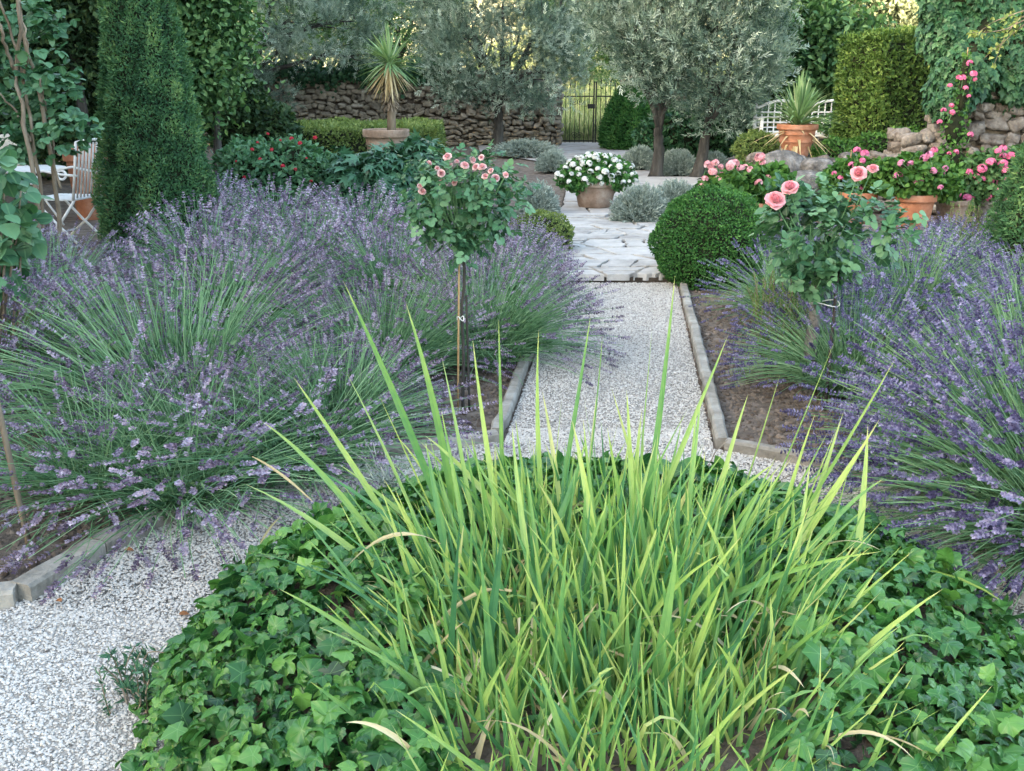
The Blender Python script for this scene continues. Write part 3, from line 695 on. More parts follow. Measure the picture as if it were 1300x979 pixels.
# long blades matched to the photograph: base px, base Y, tip px, tip py, tip Y, width, bulge, var
HERO = [(600, 3.0, 435, 355, 3.05, .036, .10, .25), (590, 3.1, 515, 384, 3.1, .036, .04, .35), (800, 2.9, 857, 349, 3.1, .034, .02, .22), (560, 2.8, 310, 614, 2.7, .034, .16, .55),
        (545, 2.85, 333, 535, 2.8, .030, .10, .45), (560, 2.9, 372, 478, 2.95, .030, .08, .5), (570, 2.95, 438, 470, 3.0, .026, .04, .55), (600, 3.0, 480, 500, 3.05, .026, .05, .6),
        (700, 3.0, 684, 416, 3.2, .026, .02, .45), (640, 3.0, 633, 405, 3.2, .024, .0, .3), (690, 3.0, 750, 400, 3.2, .026, .0, .2), (730, 3.05, 765, 425, 3.2, .026, .02, .22),
        (800, 3.0, 828, 415, 3.25, .022, .02, .5), (780, 2.9, 925, 424, 3.15, .028, .06, .5), (900, 3.0, 991, 473, 3.2, .036, .03, .62), (920, 3.0, 1063, 425, 3.1, .03, .03, .45),
        (940, 2.9, 1137, 455, 3.0, .032, .05, .5), (950, 2.85, 1118, 530, 2.9, .032, .05, .6), (960, 2.9, 1110, 545, 2.95, .030, .04, .66), (960, 2.8, 1035, 525, 3.0, .03, .02, .5),
        (880, 2.9, 950, 500, 3.1, .026, .0, .6), (620, 2.8, 560, 450, 3.1, .028, .03, .6), (660, 2.8, 600, 430, 3.1, .028, .02, .55), (850, 2.7, 890, 500, 3.0, .028, .03, .4),
        (640, 2.6, 745, 560, 2.9, .040, .03, .15), (590, 2.55, 540, 560, 2.8, .036, .04, .18), (830, 2.6, 920, 590, 2.7, .03, .05, .6), (1010, 2.6, 1085, 690, 2.6, .03, .08, .7),
        (900, 2.45, 1110, 670, 2.55, .03, .1, .66), (1000, 2.75, 1072, 640, 2.8, .028, .03, .5), (560, 2.6, 505, 690, 2.5, .028, .25, .5), (690, 2.5, 770, 640, 2.6, .034, .02, .3),
        (620, 2.5, 560, 520, 2.95, .034, .04, .3), (780, 2.5, 740, 530, 2.9, .032, .03, .35), (700, 2.45, 650, 540, 2.85, .03, .02, .45), (860, 2.5, 985, 580, 2.7, .03, .04, .4)]
for bp, bY, tx, ty, tY, w, cv, va in HERO:
    w *= .66; cv += rng.normal(0, .06)
    p0 = basept(bp, bY); p1 = at(tx, ty, tY)-O3
    blade(mb, p0, p1, w, rng, cv, var=va)
for bx, tx, ty in ((560, 585, 640), (600, 640, 660), (640, 610, 700), (690, 720, 690), (760, 735, 720), (820, 860, 690), (880, 840, 730), (930, 965, 720), (520, 500, 735), (980, 1040, 760), (720, 690, 760), (800, 815, 770)):
    blade(mb, basept(bx, 2.15+.12*rng.random()), at(tx, ty, 2.25)-O3, rng.uniform(.018, .030), rng, rng.uniform(0, .06), var=rng.uniform(0, .25))
for i in range(60):
    tx = rng.uniform(520, 1110); ty = rng.uniform(485, 610)+abs(tx-790)*.10; bx = 790+(tx-790)*.62+rng.normal(0, 45)
    blade(mb, basept(bx, rng.uniform(2.5, 3.05)), at(tx, ty, rng.uniform(2.75, 3.25))-O3, rng.uniform(.012, .022), rng, rng.normal(.03, .06), var=float(np.clip(rng.choice([.25, .5, .62])+rng.normal(0, .06), 0, .8)), kink=(rng.uniform(.55, .85) if rng.random() < .1 else None))
for i in range(420):
    b0 = np.array([rng.uniform(-.52, .50), rng.uniform(-1.05, -.35), .05]); h = rng.uniform(.16, .46)
    blade(mb, b0, b0+np.array([rng.normal(0, .13), rng.normal(.02, .12), h]), rng.uniform(.009, .020), rng, rng.normal(.03, .06), var=float(np.clip(rng.choice([.12, .3, .5])+rng.normal(0, .07), 0, .8)))
# arching leaves
blade(mb, basept(960, 2.75), at(1282, 770, 2.75)-O3, .026, rng, .42, var=.5)
blade(mb, basept(860, 2.5), at(1185, 905, 2.4)-O3, .024, rng, .34, var=.45)
blade(mb, basept(690, 2.4), at(500, 900, 2.3)-O3, .024, rng, .35, var=.55)
blade(mb, basept(820, 2.9), at(885, 605, 2.9)-O3, .022, rng, .25, var=.8)
mb.build('leaves', M['iris'], iris, False)
for i in range(300):
    a = rng.random()*2*PI; r = np.sqrt(rng.random())*.9
    b0 = np.array([-.03+.66*r*math.cos(a), -.3+.95*r*math.sin(a), rng.uniform(.08, .26)]); ang = rng.random()*2*PI; l_ = rng.uniform(.12, .35)
    blade(md, b0, b0+np.array([math.cos(ang)*l_, math.sin(ang)*l_, rng.uniform(-.05, .28)]), rng.uniform(.007, .014), rng, rng.uniform(.1, .5), var=rng.uniform(.2, .8), tipdry=False)
for (x0, y0, x1, y1, Yd, cv) in ((330, 690, 360, 655, 2.9, .3), (560, 690, 440, 720, 2.6, .5), (1000, 720, 1120, 700, 2.8, .4), (650, 750, 500, 880, 2.4, .45), (1040, 870, 1110, 880, 2.4, .5), (320, 580, 400, 640, 3.0, .1)):
    blade(md, at(x0, y0, Yd)-O3, at(x1, y1, Yd)-O3, .012, rng, cv, var=.6, tipdry=False)
md.build('dry_leaves', M['dry'], iris)

# ------------------------------------------------------------------ generic shrubs, hedges, trees
def foliage_mb(rng, lumps, T, n, size, K=None, crad=.2, depth=.15, rough=.12, outw=.6, up=.3, rnd=.8, face=.6, wsr=.0, zmin=None):
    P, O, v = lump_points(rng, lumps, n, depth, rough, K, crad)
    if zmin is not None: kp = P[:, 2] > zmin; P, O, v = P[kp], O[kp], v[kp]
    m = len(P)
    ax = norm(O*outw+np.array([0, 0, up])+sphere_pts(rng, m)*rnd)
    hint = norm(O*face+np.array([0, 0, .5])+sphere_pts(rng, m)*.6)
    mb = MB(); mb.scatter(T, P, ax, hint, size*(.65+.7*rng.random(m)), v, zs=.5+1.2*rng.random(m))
    return mb
def shrub(name, label, cat, loc, lumps, T, n, size, mat, core=.78, seed=1, group=None, extra=None, **kw):
    """lumps are relative to loc"""
    rng = np.random.default_rng(seed)
    o = thing(name, label, cat, loc, group=group)
    foliage_mb(rng, lumps, T, n, size, **kw).build('foliage', M[mat], o)
    if core: core_mesh(lumps, core).build('filler_core', M['core'], o, True)
    return o
def lumps_px(base, Yc, items, dy=None):
    """items: (px, py, half width px, half height px, depth offset) -> lumps relative to base"""
    out = []
    for px, py, hw, hh, off in items:
        Yp = Yc+off; c = at(px, py, Yp); s = Yp/F*1.03
        out.append((c-np.array(base), (hw*s, (dy if dy else hw*s*.8), hh*s)))
    return out

# tall clipped yew: tapering column
def column_shrub(name, label, cat, base, prof, T, n, size, mat, seed, sprig=.5, sq=False, group=None, tips=.0):
    """prof: list of (z, radius)"""
    rng = np.random.default_rng(seed); o = thing(name, label, cat, base, group=group)
    prof = np.array(prof); zz = prof[:, 0]; rr = prof[:, 1]
    zs = rng.uniform(zz[0], zz[-1], n*2); r = np.interp(zs, zz, rr); kp = rng.random(n*2) < r/rr.max(); zs, r = zs[kp][:n], r[kp][:n]
    m = len(zs); a = rng.random(m)*2*PI
    w = 1+.05*np.sin(a*5+zs*3)+.05*np.sin(a*9-zs*7)+.03*np.sin(zs*17+a*3)
    dep = 1-.14*rng.random(m)**1.5
    P = np.stack([r*w*dep*np.cos(a), r*w*dep*np.sin(a), zs], -1)
    O = np.stack([np.cos(a), np.sin(a), np.full(m, .15)], -1)
    ax = norm(O*.55+np.array([0, 0, .35])+sphere_pts(rng, m)*.75)
    cl = np.sin(a*7+zs*5)*np.sin(zs*9-a*4)
    v = np.clip(.42+.16*cl+rng.normal(0, .16, m)+(w-1)*1.8, 0, 1)
    mb = MB(); mb.scatter(T, P, ax, norm(O+sphere_pts(rng, m)*.7), size*(.6+.8*rng.random(m)), v, zs=.5+rng.random(m))
    mb.build('foliage', M[mat], o)
    mb = MB(); mb.lathe([(q*.86, z) for z, q in prof]+[(.001, prof[-1, 0])], 24); mb.build('filler_core', M['core'], o, True)  # solid core added behind the leaves so nothing shows through
    return o
yb = G(208, 322)
column_shrub('yew_topiary', 'tall dark green yew clipped to a tapering column at left', 'topiary', yb, [(0, .48), (.25, .59), (.6, .58), (1.2, .50), (2.0, .395), (2.7, .31), (3.3, .24), (3.7, .16), (3.85, .02)], leafQ(.34, .04), 62000, .043, 'yew', 41)
sp = G(796, 190); 
column_shrub('dwarf_spruce', 'dense dark green conical spruce beside the iron gate', 'conifer', sp, [(0, .55), (.15, .68), (.45, .70), (.8, .6), (1.15, .45), (1.45, .28), (1.65, .1), (1.72, .01)], leafQ(.3, .02), 14000, .10, 'spruce', 42)
cb = np.array([4.85, 8.9, 0])
column_shrub('clipped_cone', 'dark clipped cone cut by the right side of the photo', 'topiary', cb, [(0, .45), (.15, .56), (.5, .54), (.9, .46), (1.3, .32), (1.65, .14), (1.78, .01)], leafQ(.34, .04), 17000, .05, 'yew', 43)
# box ball
bb = G(905, 376, 0); bc = at(904, 310, 9.0)
shrub('box_ball', 'round clipped box ball on the corner of the pale paving', 'topiary', (bc[0], bc[1], 0), [((0, 0, bc[2]), (.525, .525, .50))], leafQ(.6, .12), 26000, .026, 'box', .90, 44, depth=.09, rough=.05, outw=.7, up=.15)

# tall clipped hedge block at right and long low hedge at left
def hedge(name, label, base, size, rz, T, n, lsz, mat, seed, cat='hedge', bulge=.06):
    rng = np.random.default_rng(seed); o = thing(name, label, cat, base, rz)
    hx, hy, h = size[0]/2, size[1]/2, size[2]
    A = [hx*2*h, hx*2*h, hy*2*h, hy*2*h, hx*hy*4]; pr = np.array(A)/sum(A)
    k = rng.choice(5, n, p=pr); u = rng.uniform(-1, 1, n); v = rng.uniform(-1, 1, n); dp = 1-.10*rng.random(n)**1.5/max(min(hx, hy), .3)
    P = np.zeros((n, 3)); O = np.zeros((n, 3))
    for q, (nx_, ny_, nz_) in enumerate(((0, -1, 0), (0, 1, 0), (-1, 0, 0), (1, 0, 0), (0, 0, 1))):
        s_ = k == q
        if nz_: P[s_] = np.stack([u[s_]*hx, v[s_]*hy, np.full(s_.sum(), h)], -1)
        elif ny_: P[s_] = np.stack([u[s_]*hx, np.full(s_.sum(), ny_*hy), (v[s_]+1)/2*h], -1)
        else: P[s_] = np.stack([np.full(s_.sum(), nx_*hx), u[s_]*hy, (v[s_]+1)/2*h], -1)
        O[s_] = (nx_, ny_, nz_)
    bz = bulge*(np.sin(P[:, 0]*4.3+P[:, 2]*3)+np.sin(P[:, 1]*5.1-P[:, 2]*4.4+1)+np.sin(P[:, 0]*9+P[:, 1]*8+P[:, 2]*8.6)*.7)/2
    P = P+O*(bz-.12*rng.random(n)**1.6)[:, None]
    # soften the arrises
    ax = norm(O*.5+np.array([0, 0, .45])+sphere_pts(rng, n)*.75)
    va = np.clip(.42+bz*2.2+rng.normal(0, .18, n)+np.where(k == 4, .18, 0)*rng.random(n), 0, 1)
    mb = MB(); mb.scatter(T, P, ax, norm(O+sphere_pts(rng, n)*.7), lsz*(.6+.8*rng.random(n)), va, zs=.5+rng.random(n)); mb.build('foliage', M[mat], o)
    mb = MB(); mb.box((0, 0, h*.47), (hx*2-.22, hy*2-.22, h*.94), 0, .2, .08); mb.build('filler_core', M['core'], o)  # solid box filler added inside the hedge leaves
    return o
hb = at(1140, 205, 16.0)
hedge('clipped_hedge', 'tall square clipped yellowish green hedge block at right', (hb[0], 16.6, 0), (1.25, 1.3, 2.45), .22, leafQ(.5, .06), 22000, .07, 'cypress', 45)
hl = at(435, 165, 17.3)
hedge('low_hedge', 'long low clipped hedge in front of the stone wall', (hl[0]-.1, 18.6, 0), (3.3, 2.4, .98), .03, leafQ(.5, .08), 30000, .06, 'hedge', 46, bulge=.05)

# ---- trees
def branch_path(rng, p0, d, L_, n=7, wob=.12, up=.0):
    P = [np.array(p0, float)]; d = norm(np.array(d, float))
    for i in range(n-1):
        d = norm(d+rng.normal(0, wob, 3)+np.array([0, 0, up])); P.append(P[-1]+d*L_/(n-1))
    return np.array(P)
def tree(name, label, base, trunk, lumps, T, n, size, mat, seed, K=300, crad=.3, bark='bark', r0=.13, core=None, group=None, twigs=26, cat='tree', depth=.55, rough=.2, limb=True, **kw):
    """trunk: list of points relative to base (polyline); lumps relative to base"""
    rng = np.random.default_rng(seed); o = thing(name, label, cat, base, group=group)
    mb = MB(); trunk = np.array(trunk, float)
    # smooth the trunk
    t = np.linspace(0, 1, len(trunk)); tt = np.linspace(0, 1, 14)
    tp = np.stack([np.interp(tt, t, trunk[:, i]) for i in range(3)], -1)
    tp[1:-1] = (tp[:-2]+tp[1:-1]*2+tp[2:])/4; tp[1:-1] += rng.normal(0, .012, (12, 3))
    rad = r0*(1-.5*tt); rad[0] *= 1.6; rad[1] *= 1.15
    mb.tube(tp, rad, 12)
    top = tp[-1]
    if limb:
        for c, r in lumps:
            c = np.array(c); s = tp[rng.integers(8, 14)]
            d = c-s; P = s+d*np.linspace(0, 1.1, 8)[:, None]+rng.normal(0, .06, (8, 3))*np.linspace(0, 1, 8)[:, None]+np.array([0, 0, .12])*np.sin(np.linspace(0, PI, 8))[:, None]
            P[0] = s; mb.tube(P, np.linspace(r0*.48, r0*.1, 8), 7)
            for q in range(max(3, twigs//len(lumps))):
                u = sphere_pts(rng, 1)[0]*np.array(r); u[2] = abs(u[2])*.7 if rng.random() < .6 else u[2]
                s2 = P[rng.integers(3, 8)]; e = c+u*.95
                Q = s2+(e-s2)*np.linspace(0, 1, 7)[:, None]+rng.normal(0, .05, (7, 3))*np.linspace(0, 1, 7)[:, None]; Q[0] = s2
                mb.tube(Q, np.linspace(r0*.16, .006, 7), 5)
    mb.build('trunk', M[bark], o, True)
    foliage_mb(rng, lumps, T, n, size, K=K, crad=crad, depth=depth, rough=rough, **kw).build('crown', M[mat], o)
    if core: core_mesh(lumps, core).build('filler_core', M['core'], o, True)  # solid dark filler added to stop sun through the crown
    return o
OL = leafQ(.24, .05)
def twig_tpl(nl=8, w=.25, ln=.46, seed=1):
    r_ = np.random.default_rng(seed); base = leafQ(w, .05); V_, F_, o_ = [], [], 0
    for i in range(nl):
        y = i/(nl-1)*.78; a = i*2.4; sp = .75-.35*y; d = np.array([math.sin(sp)*math.cos(a), math.cos(sp), math.sin(sp)*math.sin(a)*.8])+r_.normal(0, .1, 3)
        d = d/np.linalg.norm(d); x = np.cross(d, [.1, .2, 1]); x /= np.linalg.norm(x); n_ = np.cross(x, d); l_ = ln*r_.uniform(.75, 1.1)
        V_ += [tuple(np.array([0, y, 0])+l_*(v[0]*x+v[1]*d+v[2]*n_)) for v in base.v]; F_ += [[o_+k for k in f] for f in ([0, 3, 2], [0, 2, 1])]; o_ += 4
    return Tpl(V_, F_)
TWIG = twig_tpl()
def olive(label, bpx, bpy_, forks, items, seed, n=30000, K=420, Y=None, r0=.13, size=.085, **kw):
    b = G(bpx, bpy_); Yb = b[1]
    tr = [at(px, py, Yb)-b for px, py in forks]; tr = [np.zeros(3)]+tr
    return tree('olive_tree', label, b, tr, lumps_px(b, Yb, items), TWIG, n//7, size*2.1, 'olive', seed, K=K//2, crad=.15, r0=r0, group='grey green olive trees', outw=.7, up=.5, rnd=.65, **kw)
olive('olive tree in front of the stone wall, left of the gate', 630, 196, [(634, 165), (632, 140), (640, 110)],
      [(640, 70, 62, 55, 0), (590, 50, 50, 50, -.3), (690, 60, 48, 60, .3), (640, -10, 90, 55, 0), (575, 92, 32, 30, -.2), (672, 106, 36, 32, -.2), (560, -10, 50, 45, .3), (715, 0, 45, 55, .3), (600, 20, 50, 40, .2), (660, 40, 50, 40, -.4), (610, 80, 40, 34, -.4), (700, 90, 28, 34, 0)], 51, 84000, 900, r0=.15)
olive('olive tree with upright trunk beside the conical spruce', 833, 228, [(836, 195), (836, 165), (838, 143)],
      [(830, 35, 52, 50, 0), (805, 45, 26, 28, -.2), (860, 104, 24, 32, -.2), (810, -40, 70, 50, 0), (870, 20, 50, 60, .2), (780, 20, 28, 34, .4), (842, 90, 24, 26, -.3), (815, 88, 14, 14, -.2)], 52, 50000, 640, r0=.12)
olive('olive tree with leaning trunk behind the pink geraniums', 884, 230, [(892, 195), (897, 165), (905, 130)],
      [(905, 50, 62, 62, 0), (930, 110, 40, 45, -.2), (895, 110, 36, 42, -.2), (915, -40, 80, 55, 0), (958, 40, 34, 60, .2), (953, 88, 30, 38, -.2), (922, 138, 22, 20, -.2)], 53, 52000, 640, r0=.12)
olive('olive tree at the back left above the low hedge', 322, 190, [(322, 150), (326, 100), (330, 60)],
      [(400, 35, 72, 36, -.4), (330, 20, 60, 35, 0), (280, 45, 45, 45, 0), (440, 28, 58, 40, .3), (360, -30, 110, 36, 0), (340, 118, 26, 22, -.3), (292, 100, 34, 44, -.3), (450, 70, 24, 20, .2), (370, 30, 60, 28, .3)], 54, 70000, 640, r0=.15)

# dark trees behind, broad crowns
def bigtree(name, label, px, Y, items, mat, seed, n=16000, size=.16, T=SMALL, core=.7, trunk_top=60, r0=.2, K=400, crad=.35, z0=0.0, **kw):
    b = np.array([at(px, 100, Y)[0], Y, z0])
    return tree(name, label, b, [(0, 0, 0), (.1, 0, 1.2), (0, 0, 2.6)], lumps_px(b, Y, items), T, n, size, mat, seed, K=K, crad=crad, r0=r0, core=core, **kw)
bigtree('dark_tree', 'dark tree behind the wall between two olives', 803, 34, [(745, 20, 42, 62, 0), (778, 50, 30, 36, -.5), (715, 30, 28, 36, .5), (740, -50, 70, 50, 0), (800, 40, 40, 60, .5)], 'broad', 61, 24000, .15, SLIM, None, K=320, crad=.3)
bigtree('dark_tree', 'dark tree behind the wall above the yucca', 505, 33, [(510, 30, 52, 60, 0), (490, 80, 34, 26, -.3), (540, -10, 60, 60, 0), (455, 25, 45, 55, .5), (560, 60, 40, 40, .6), (400, 0, 60, 50, .8)], 'broad', 62, 30000, .15, SLIM, None, K=420, crad=.3)
bigtree('dark_tree', 'dark tree with thin trunk between the left posts and the yew', 92, 15, [(60, 30, 70, 55, 0), (120, 90, 50, 60, 1.0), (30, 110, 50, 60, .6), (100, -30, 90, 50, 0)], 'dark', 63, 26000, .10, SMALL, None, r0=.10, K=520, crad=.25)
bigtree('dark_tree', 'deep dark tree at the far left behind the climbing shrub', 20, 19, [(40, 60, 90, 80, 0), (-60, 40, 90, 100, 0), (130, 70, 60, 90, .5), (60, 150, 90, 50, 0)], 'dark', 64, 26000, .13, SMALL, .8, K=520)
bigtree('broad_leaved_tree', 'broad leaved green tree hanging right beside the yew', 262, 14.5, [(255, 30, 38, 45, 0), (262, 85, 30, 38, -.2), (250, -25, 50, 40, 0), (285, 40, 26, 40, .3), (252, 120, 24, 26, -.2)], 'broad', 65, 11000, .085, OVAL, None, r0=.07, K=400, crad=.16)
bigtree('laurel_tree', 'dense rounded green tree behind the white bench', 1030, 21, [(1030, 75, 58, 52, 0), (990, 90, 30, 40, -.4), (1075, 85, 34, 50, -.4), (1010, 30, 40, 40, .3)], 'broad', 66, 22000, .12, OVAL, .75, K=520, crad=.22)
bigtree('light_tree', 'sunlit yellow green tree at the top right', 1095, 31, [(1060, 5, 70, 34, 0), (1140, 10, 60, 30, 0), (1100, -40, 110, 45, 0), (1000, 0, 45, 30, .5)], 'sunny', 67, 16000, .17, SMALL, None, K=300, crad=.35)
bigtree('light_tree', 'pale leafy tree behind the tall hedge block', 1185, 27, [(1190, 60, 40, 60, 0), (1230, 20, 60, 60, 0), (1290, 40, 60, 80, 0)], 'sunny', 68, 16000, .15, SMALL, .6, K=300, crad=.3)
# the tall evergreens along the left boundary, the unseen ones added to keep the garden in shade
rng = np.random.default_rng(70)
for i, (x, y, hgt) in enumerate(((-14.5, 27, 10), (-13.5, 20.5, 10), (-13, 14, 10), (-12.8, 8, 10), (-12.8, 2, 10), (-13.3, -4, 10), (-14, -10, 10), (-15, -16, 10))):
    lm = [((0, 0, hgt*.32), (3.2, 3.9, hgt*.32)), ((.2, .3, hgt*.68), (2.7, 3.7, hgt*.34)), ((.6, -.8, hgt*.2), (2.6, 3.2, hgt*.2)), ((0, 3.2, hgt*.5), (2.3, 2.2, hgt*.46))]
    far = y < 6
    labs = ['tall dark evergreen at the far left, furthest back', 'tall dark evergreen at the far left behind the deep dark tree', 'tall dark evergreen left of the white chair', 'unseen tall evergreen left of the frame, added to shade the garden',
            'unseen tall evergreen left of the camera, added for shade', 'unseen tall evergreen at the left behind the camera, added for shade', 'unseen tall evergreen further behind the camera at left, added for shade', 'last unseen tall evergreen behind the camera at left, added for shade']
    tree('evergreen_tree', labs[i], (x, y, 0), [(0, 0, 0), (0, 0, 2), (0, 0, 4)], lm, SMALL, 4000 if far else 12000, .22 if far else .18, 'dark', 71+i, K=350, crad=.4, r0=.25, core=.86, group='tall evergreens along the left boundary', limb=False, depth=.2)

bigtree('broad_leaved_tree', 'green tree beyond the wall above the long low hedge', 405, 37, [(400, 20, 60, 44, 0), (340, 10, 60, 50, .5), (460, 0, 60, 60, .3), (300, 40, 40, 50, 0)], 'broad', 69, 26000, .16, SLIM, None, K=380, crad=.3)
# hedge-like dark shrubs filling the back
shrub('dark_shrub', 'dark shrub behind the red flowered bush, left of the low hedge', 'shrub', at(310, 190, 17.0)*np.array([1, 1, 0]), [(at(300, 150, 17)-at(310, 190, 17)*np.array([1, 1, 0]), (.55, .5, .62)), (at(345, 165, 17)-at(310, 190, 17)*np.array([1, 1, 0]), (.4, .4, .4))], OVAL, 5000, .09, 'dark', .8, 81)
b = np.array([at(880, 190, 22.5)[0], 22.5, 0])
shrub('ivy_bank', 'dark leafy bank behind the two olive trunks', 'shrub', b, lumps_px(b, 22.5, [(860, 172, 34, 34, 0), (900, 168, 40, 36, .2), (830, 180, 22, 24, .1), (940, 150, 40, 40, .5)], .6), BLOB, 9000, .10, 'ivy_dark', .85, 82)
b = np.array([at(960, 190, 15)[0], 15, 0])
shrub('yellow_shrub', 'small yellow green rounded shrub left of the spiky potted plant', 'shrub', b, lumps_px(b, 15, [(960, 190, 25, 20, 0)], .3), leafQ(.5, .08), 3500, .05, 'hedge', .85, 83)
b = np.array([at(1075, 150, 20.5)[0], 20.5, 0])
shrub('bench_shrub', 'leafy shrub growing over the right end of the white bench', 'shrub', b, lumps_px(b, 17.6, [(1078, 152, 18, 18, 0), (1052, 158, 14, 10, .1)], .3), OVAL, 520, .08, 'broad', None, 84)
b = np.array([at(1070, 190, 15.5)[0], 15.5, 0])
shrub('low_shrub', 'low dark green shrubs on the ledge right of the spiky pot', 'shrub', b, lumps_px(b, 15.5, [(1062, 195, 30, 16, 0), (1110, 192, 34, 20, .1), (1150, 190, 28, 24, .1)], .35), OVAL, 4500, .055, 'geranium_leaf', .8, 85)

# ------------------------------------------------------------------ stone walls
def stone_tpl(n=4, p=3.2):
    g = np.linspace(-1, 1, n); v = []; idx = {}; f = []
    def vi(q):
        k = tuple(np.round(q, 5))
        if k not in idx: idx[k] = len(v); v.append(q)
        return idx[k]
    for ax in range(3):
        for s in (-1, 1):
            for i in range(n-1):
                for j in range(n-1):
                    qs = []
                    for a, b_ in ((i, j), (i+1, j), (i+1, j+1), (i, j+1)):
                        q = np.zeros(3); q[ax] = s; q[(ax+1) % 3] = g[a]; q[(ax+2) % 3] = g[b_]; qs.append(vi(q))
                    f.append(qs if s > 0 else qs[::-1])
    v = np.array(v); v = v/(np.abs(v)**p).sum(1, keepdims=True)**(1/p)
    return v, f
SV, SF = stone_tpl(5, 4.2)
def stone(mb, c, half, rng, var, rot=.22, p=.24):
    v = SV.copy(); k = rng.normal(0, 1, (3, 3))
    v = v*(1+p*np.sin(v@k*2.2+rng.random(3)*6).mean(1, keepdims=True)*1.5)
    v = v*np.array(half); a = rng.normal(0, rot); ca, sa = math.cos(a), math.sin(a)
    v = v@np.array([[ca, 0, sa], [0, 1, 0], [-sa, 0, ca]])
    mb.faces(v+np.array(c), SF, var)
def stone_wall(name, label, x0, x1, y, h, rz, seed, mat, mort, th=.5, s=(.10, .22), hfun=None, cat='wall'):
    rng = np.random.default_rng(seed); w = x1-x0
    o = thing(name, label, cat, ((x0+x1)/2, y, 0), rz)
    mb = MB(); z = .02
    while z < h:
        rh = rng.uniform(*s)*.8; x = -w/2
        while x < w/2:
            sw = rng.uniform(s[0], s[1]*1.5); hh = rh*rng.uniform(.75, 1.1)
            top = h if hfun is None else hfun(x+sw/2)
            if z+hh*.6 < top:
                stone(mb, (min(x+sw/2, w/2-.02), -th/2+rng.uniform(-.02, .05), z+rh/2+rng.normal(0, .035)), (sw/2*.96, .12, hh/2*1.0), rng, float(np.clip(rng.normal(.5, .25), 0, 1)))
            x += sw*.97
        # end faces
        for sx in (-1, 1):
            yy = -th/2+.12
            while yy < th/2:
                d = rng.uniform(.12, .25); top = h if hfun is None else hfun(sx*w/2)
                if z+rh*.6 < top: stone(mb, (sx*(w/2-.06), yy+d/2, z+rh/2), (.10, d/2, rh/2), rng, float(rng.random()))
                yy += d
        z += rh*.93
    mb.build('stones', M[mat], o, True)
    mb = MB()
    n = max(2, int(w/.4)); xsn = np.linspace(-w/2+.05, w/2-.05, n+1)
    for a, b in zip(xsn[:-1], xsn[1:]):
        hh = (h if hfun is None else min(hfun(a), hfun(b)))-.06
        mb.box(((a+b)/2, .03, hh/2), (b-a-.002, th-.10, hh), 0)
    mb.build('mortar', M[mort], o)
    return o
gx0 = at(709, 180, 28.6)[0]
W1 = stone_wall('stone_wall', 'long rubble stone wall behind the low hedge and olives', -9.6, gx0-.55, 28.2, 1.95, .015, 91, 'stone', 'mortar', .5)
W2 = stone_wall('stone_pier', 'rubble stone pier ending the wall at the left of the gate', gx0-.56, gx0, 28.2, 1.72, .015, 92, 'stone', 'mortar', .55)
W3 = stone_wall('stone_wall', 'dark stone wall in the shade right of the olive trunks', gx0+1.95, 9.5, 28.4, 1.8, -.02, 93, 'stone', 'mortar', .5)
# ivy along the wall top
rng = np.random.default_rng(94)
o = thing('wall_ivy', 'dark ivy draped over the top of the long stone wall', 'ivy', (-4.6, 28.0, 1.9))
n = 5200; P = np.stack([rng.uniform(-3.6, 3.6, n), -.12+rng.normal(0, .16, n), rng.normal(.06, .14, n)-.25*np.abs(rng.normal(0, .5, n))*(rng.random(n) < .4)], -1)
P[:, 2] += .08*np.sin(P[:, 0]*3.1)+.06*np.sin(P[:, 0]*7.3)
mb = MB(); mb.scatter(IVYS, P, norm(np.array([0, -.3, -.6])+sphere_pts(rng, n)*.8), norm(np.array([0, -1, .6])+sphere_pts(rng, n)*.6), .07+.07*rng.random(n), rng.random(n)*.8, zs=.5+rng.random(n)); mb.build('leaves', M['ivy_dark'], o)

# ruined stone wall at right with ivy
rb = at(1245, 280, 13.2)
rx = lambda px, Y=13.2: at(px, 200, Y)[0]
def ruin_h(x):  # x from wall centre
    return np.interp(x, [-.8, -.55, -.2, .3, .6, 2.5], [1.05, 1.2, 1.45, 1.75, 2.2, 3.2])
RW = stone_wall('ruined_wall', 'broken field stone wall under ivy at the right', rx(1166), rx(1166)+3.0, 13.9, 3.2, -.12, 95, 'ruin', 'ruin_mortar', .6, (.12, .24), lambda x: ruin_h(x+.75) if True else 0)
rng = np.random.default_rng(96)
b = np.array([rx(1240), 13.6, 0])
lm = lumps_px(b, 13.5, [(1250, 40, 58, 62, .25), (1225, 90, 34, 40, 0), (1205, 120, 22, 26, 0), (1300, 60, 50, 70, .1), (1240, -40, 70, 60, .2), (1195, 30, 20, 40, .35), (1285, 0, 60, 60, .2)], .45)
o = thing('ivy_curtain', 'thick dark ivy hanging over the broken wall at the upper right', 'ivy', b)
P, O, v = lump_points(rng, lm, 9500, .12, .15)
mb = MB(); m_ = len(P); mb.scatter(IVYS, P, norm(np.array([0, -.15, -.9])+O*.35+sphere_pts(rng, m_)*.5), norm(O+np.array([0, -.2, .35])+sphere_pts(rng, m_)*.45), .065+.06*rng.random(m_), v, zs=.4+1.2*rng.random(m_)); mb.build('leaves', M['ivy_dark'], o)
core_mesh(lm, .9).build('filler_core', M['core'], o, True)
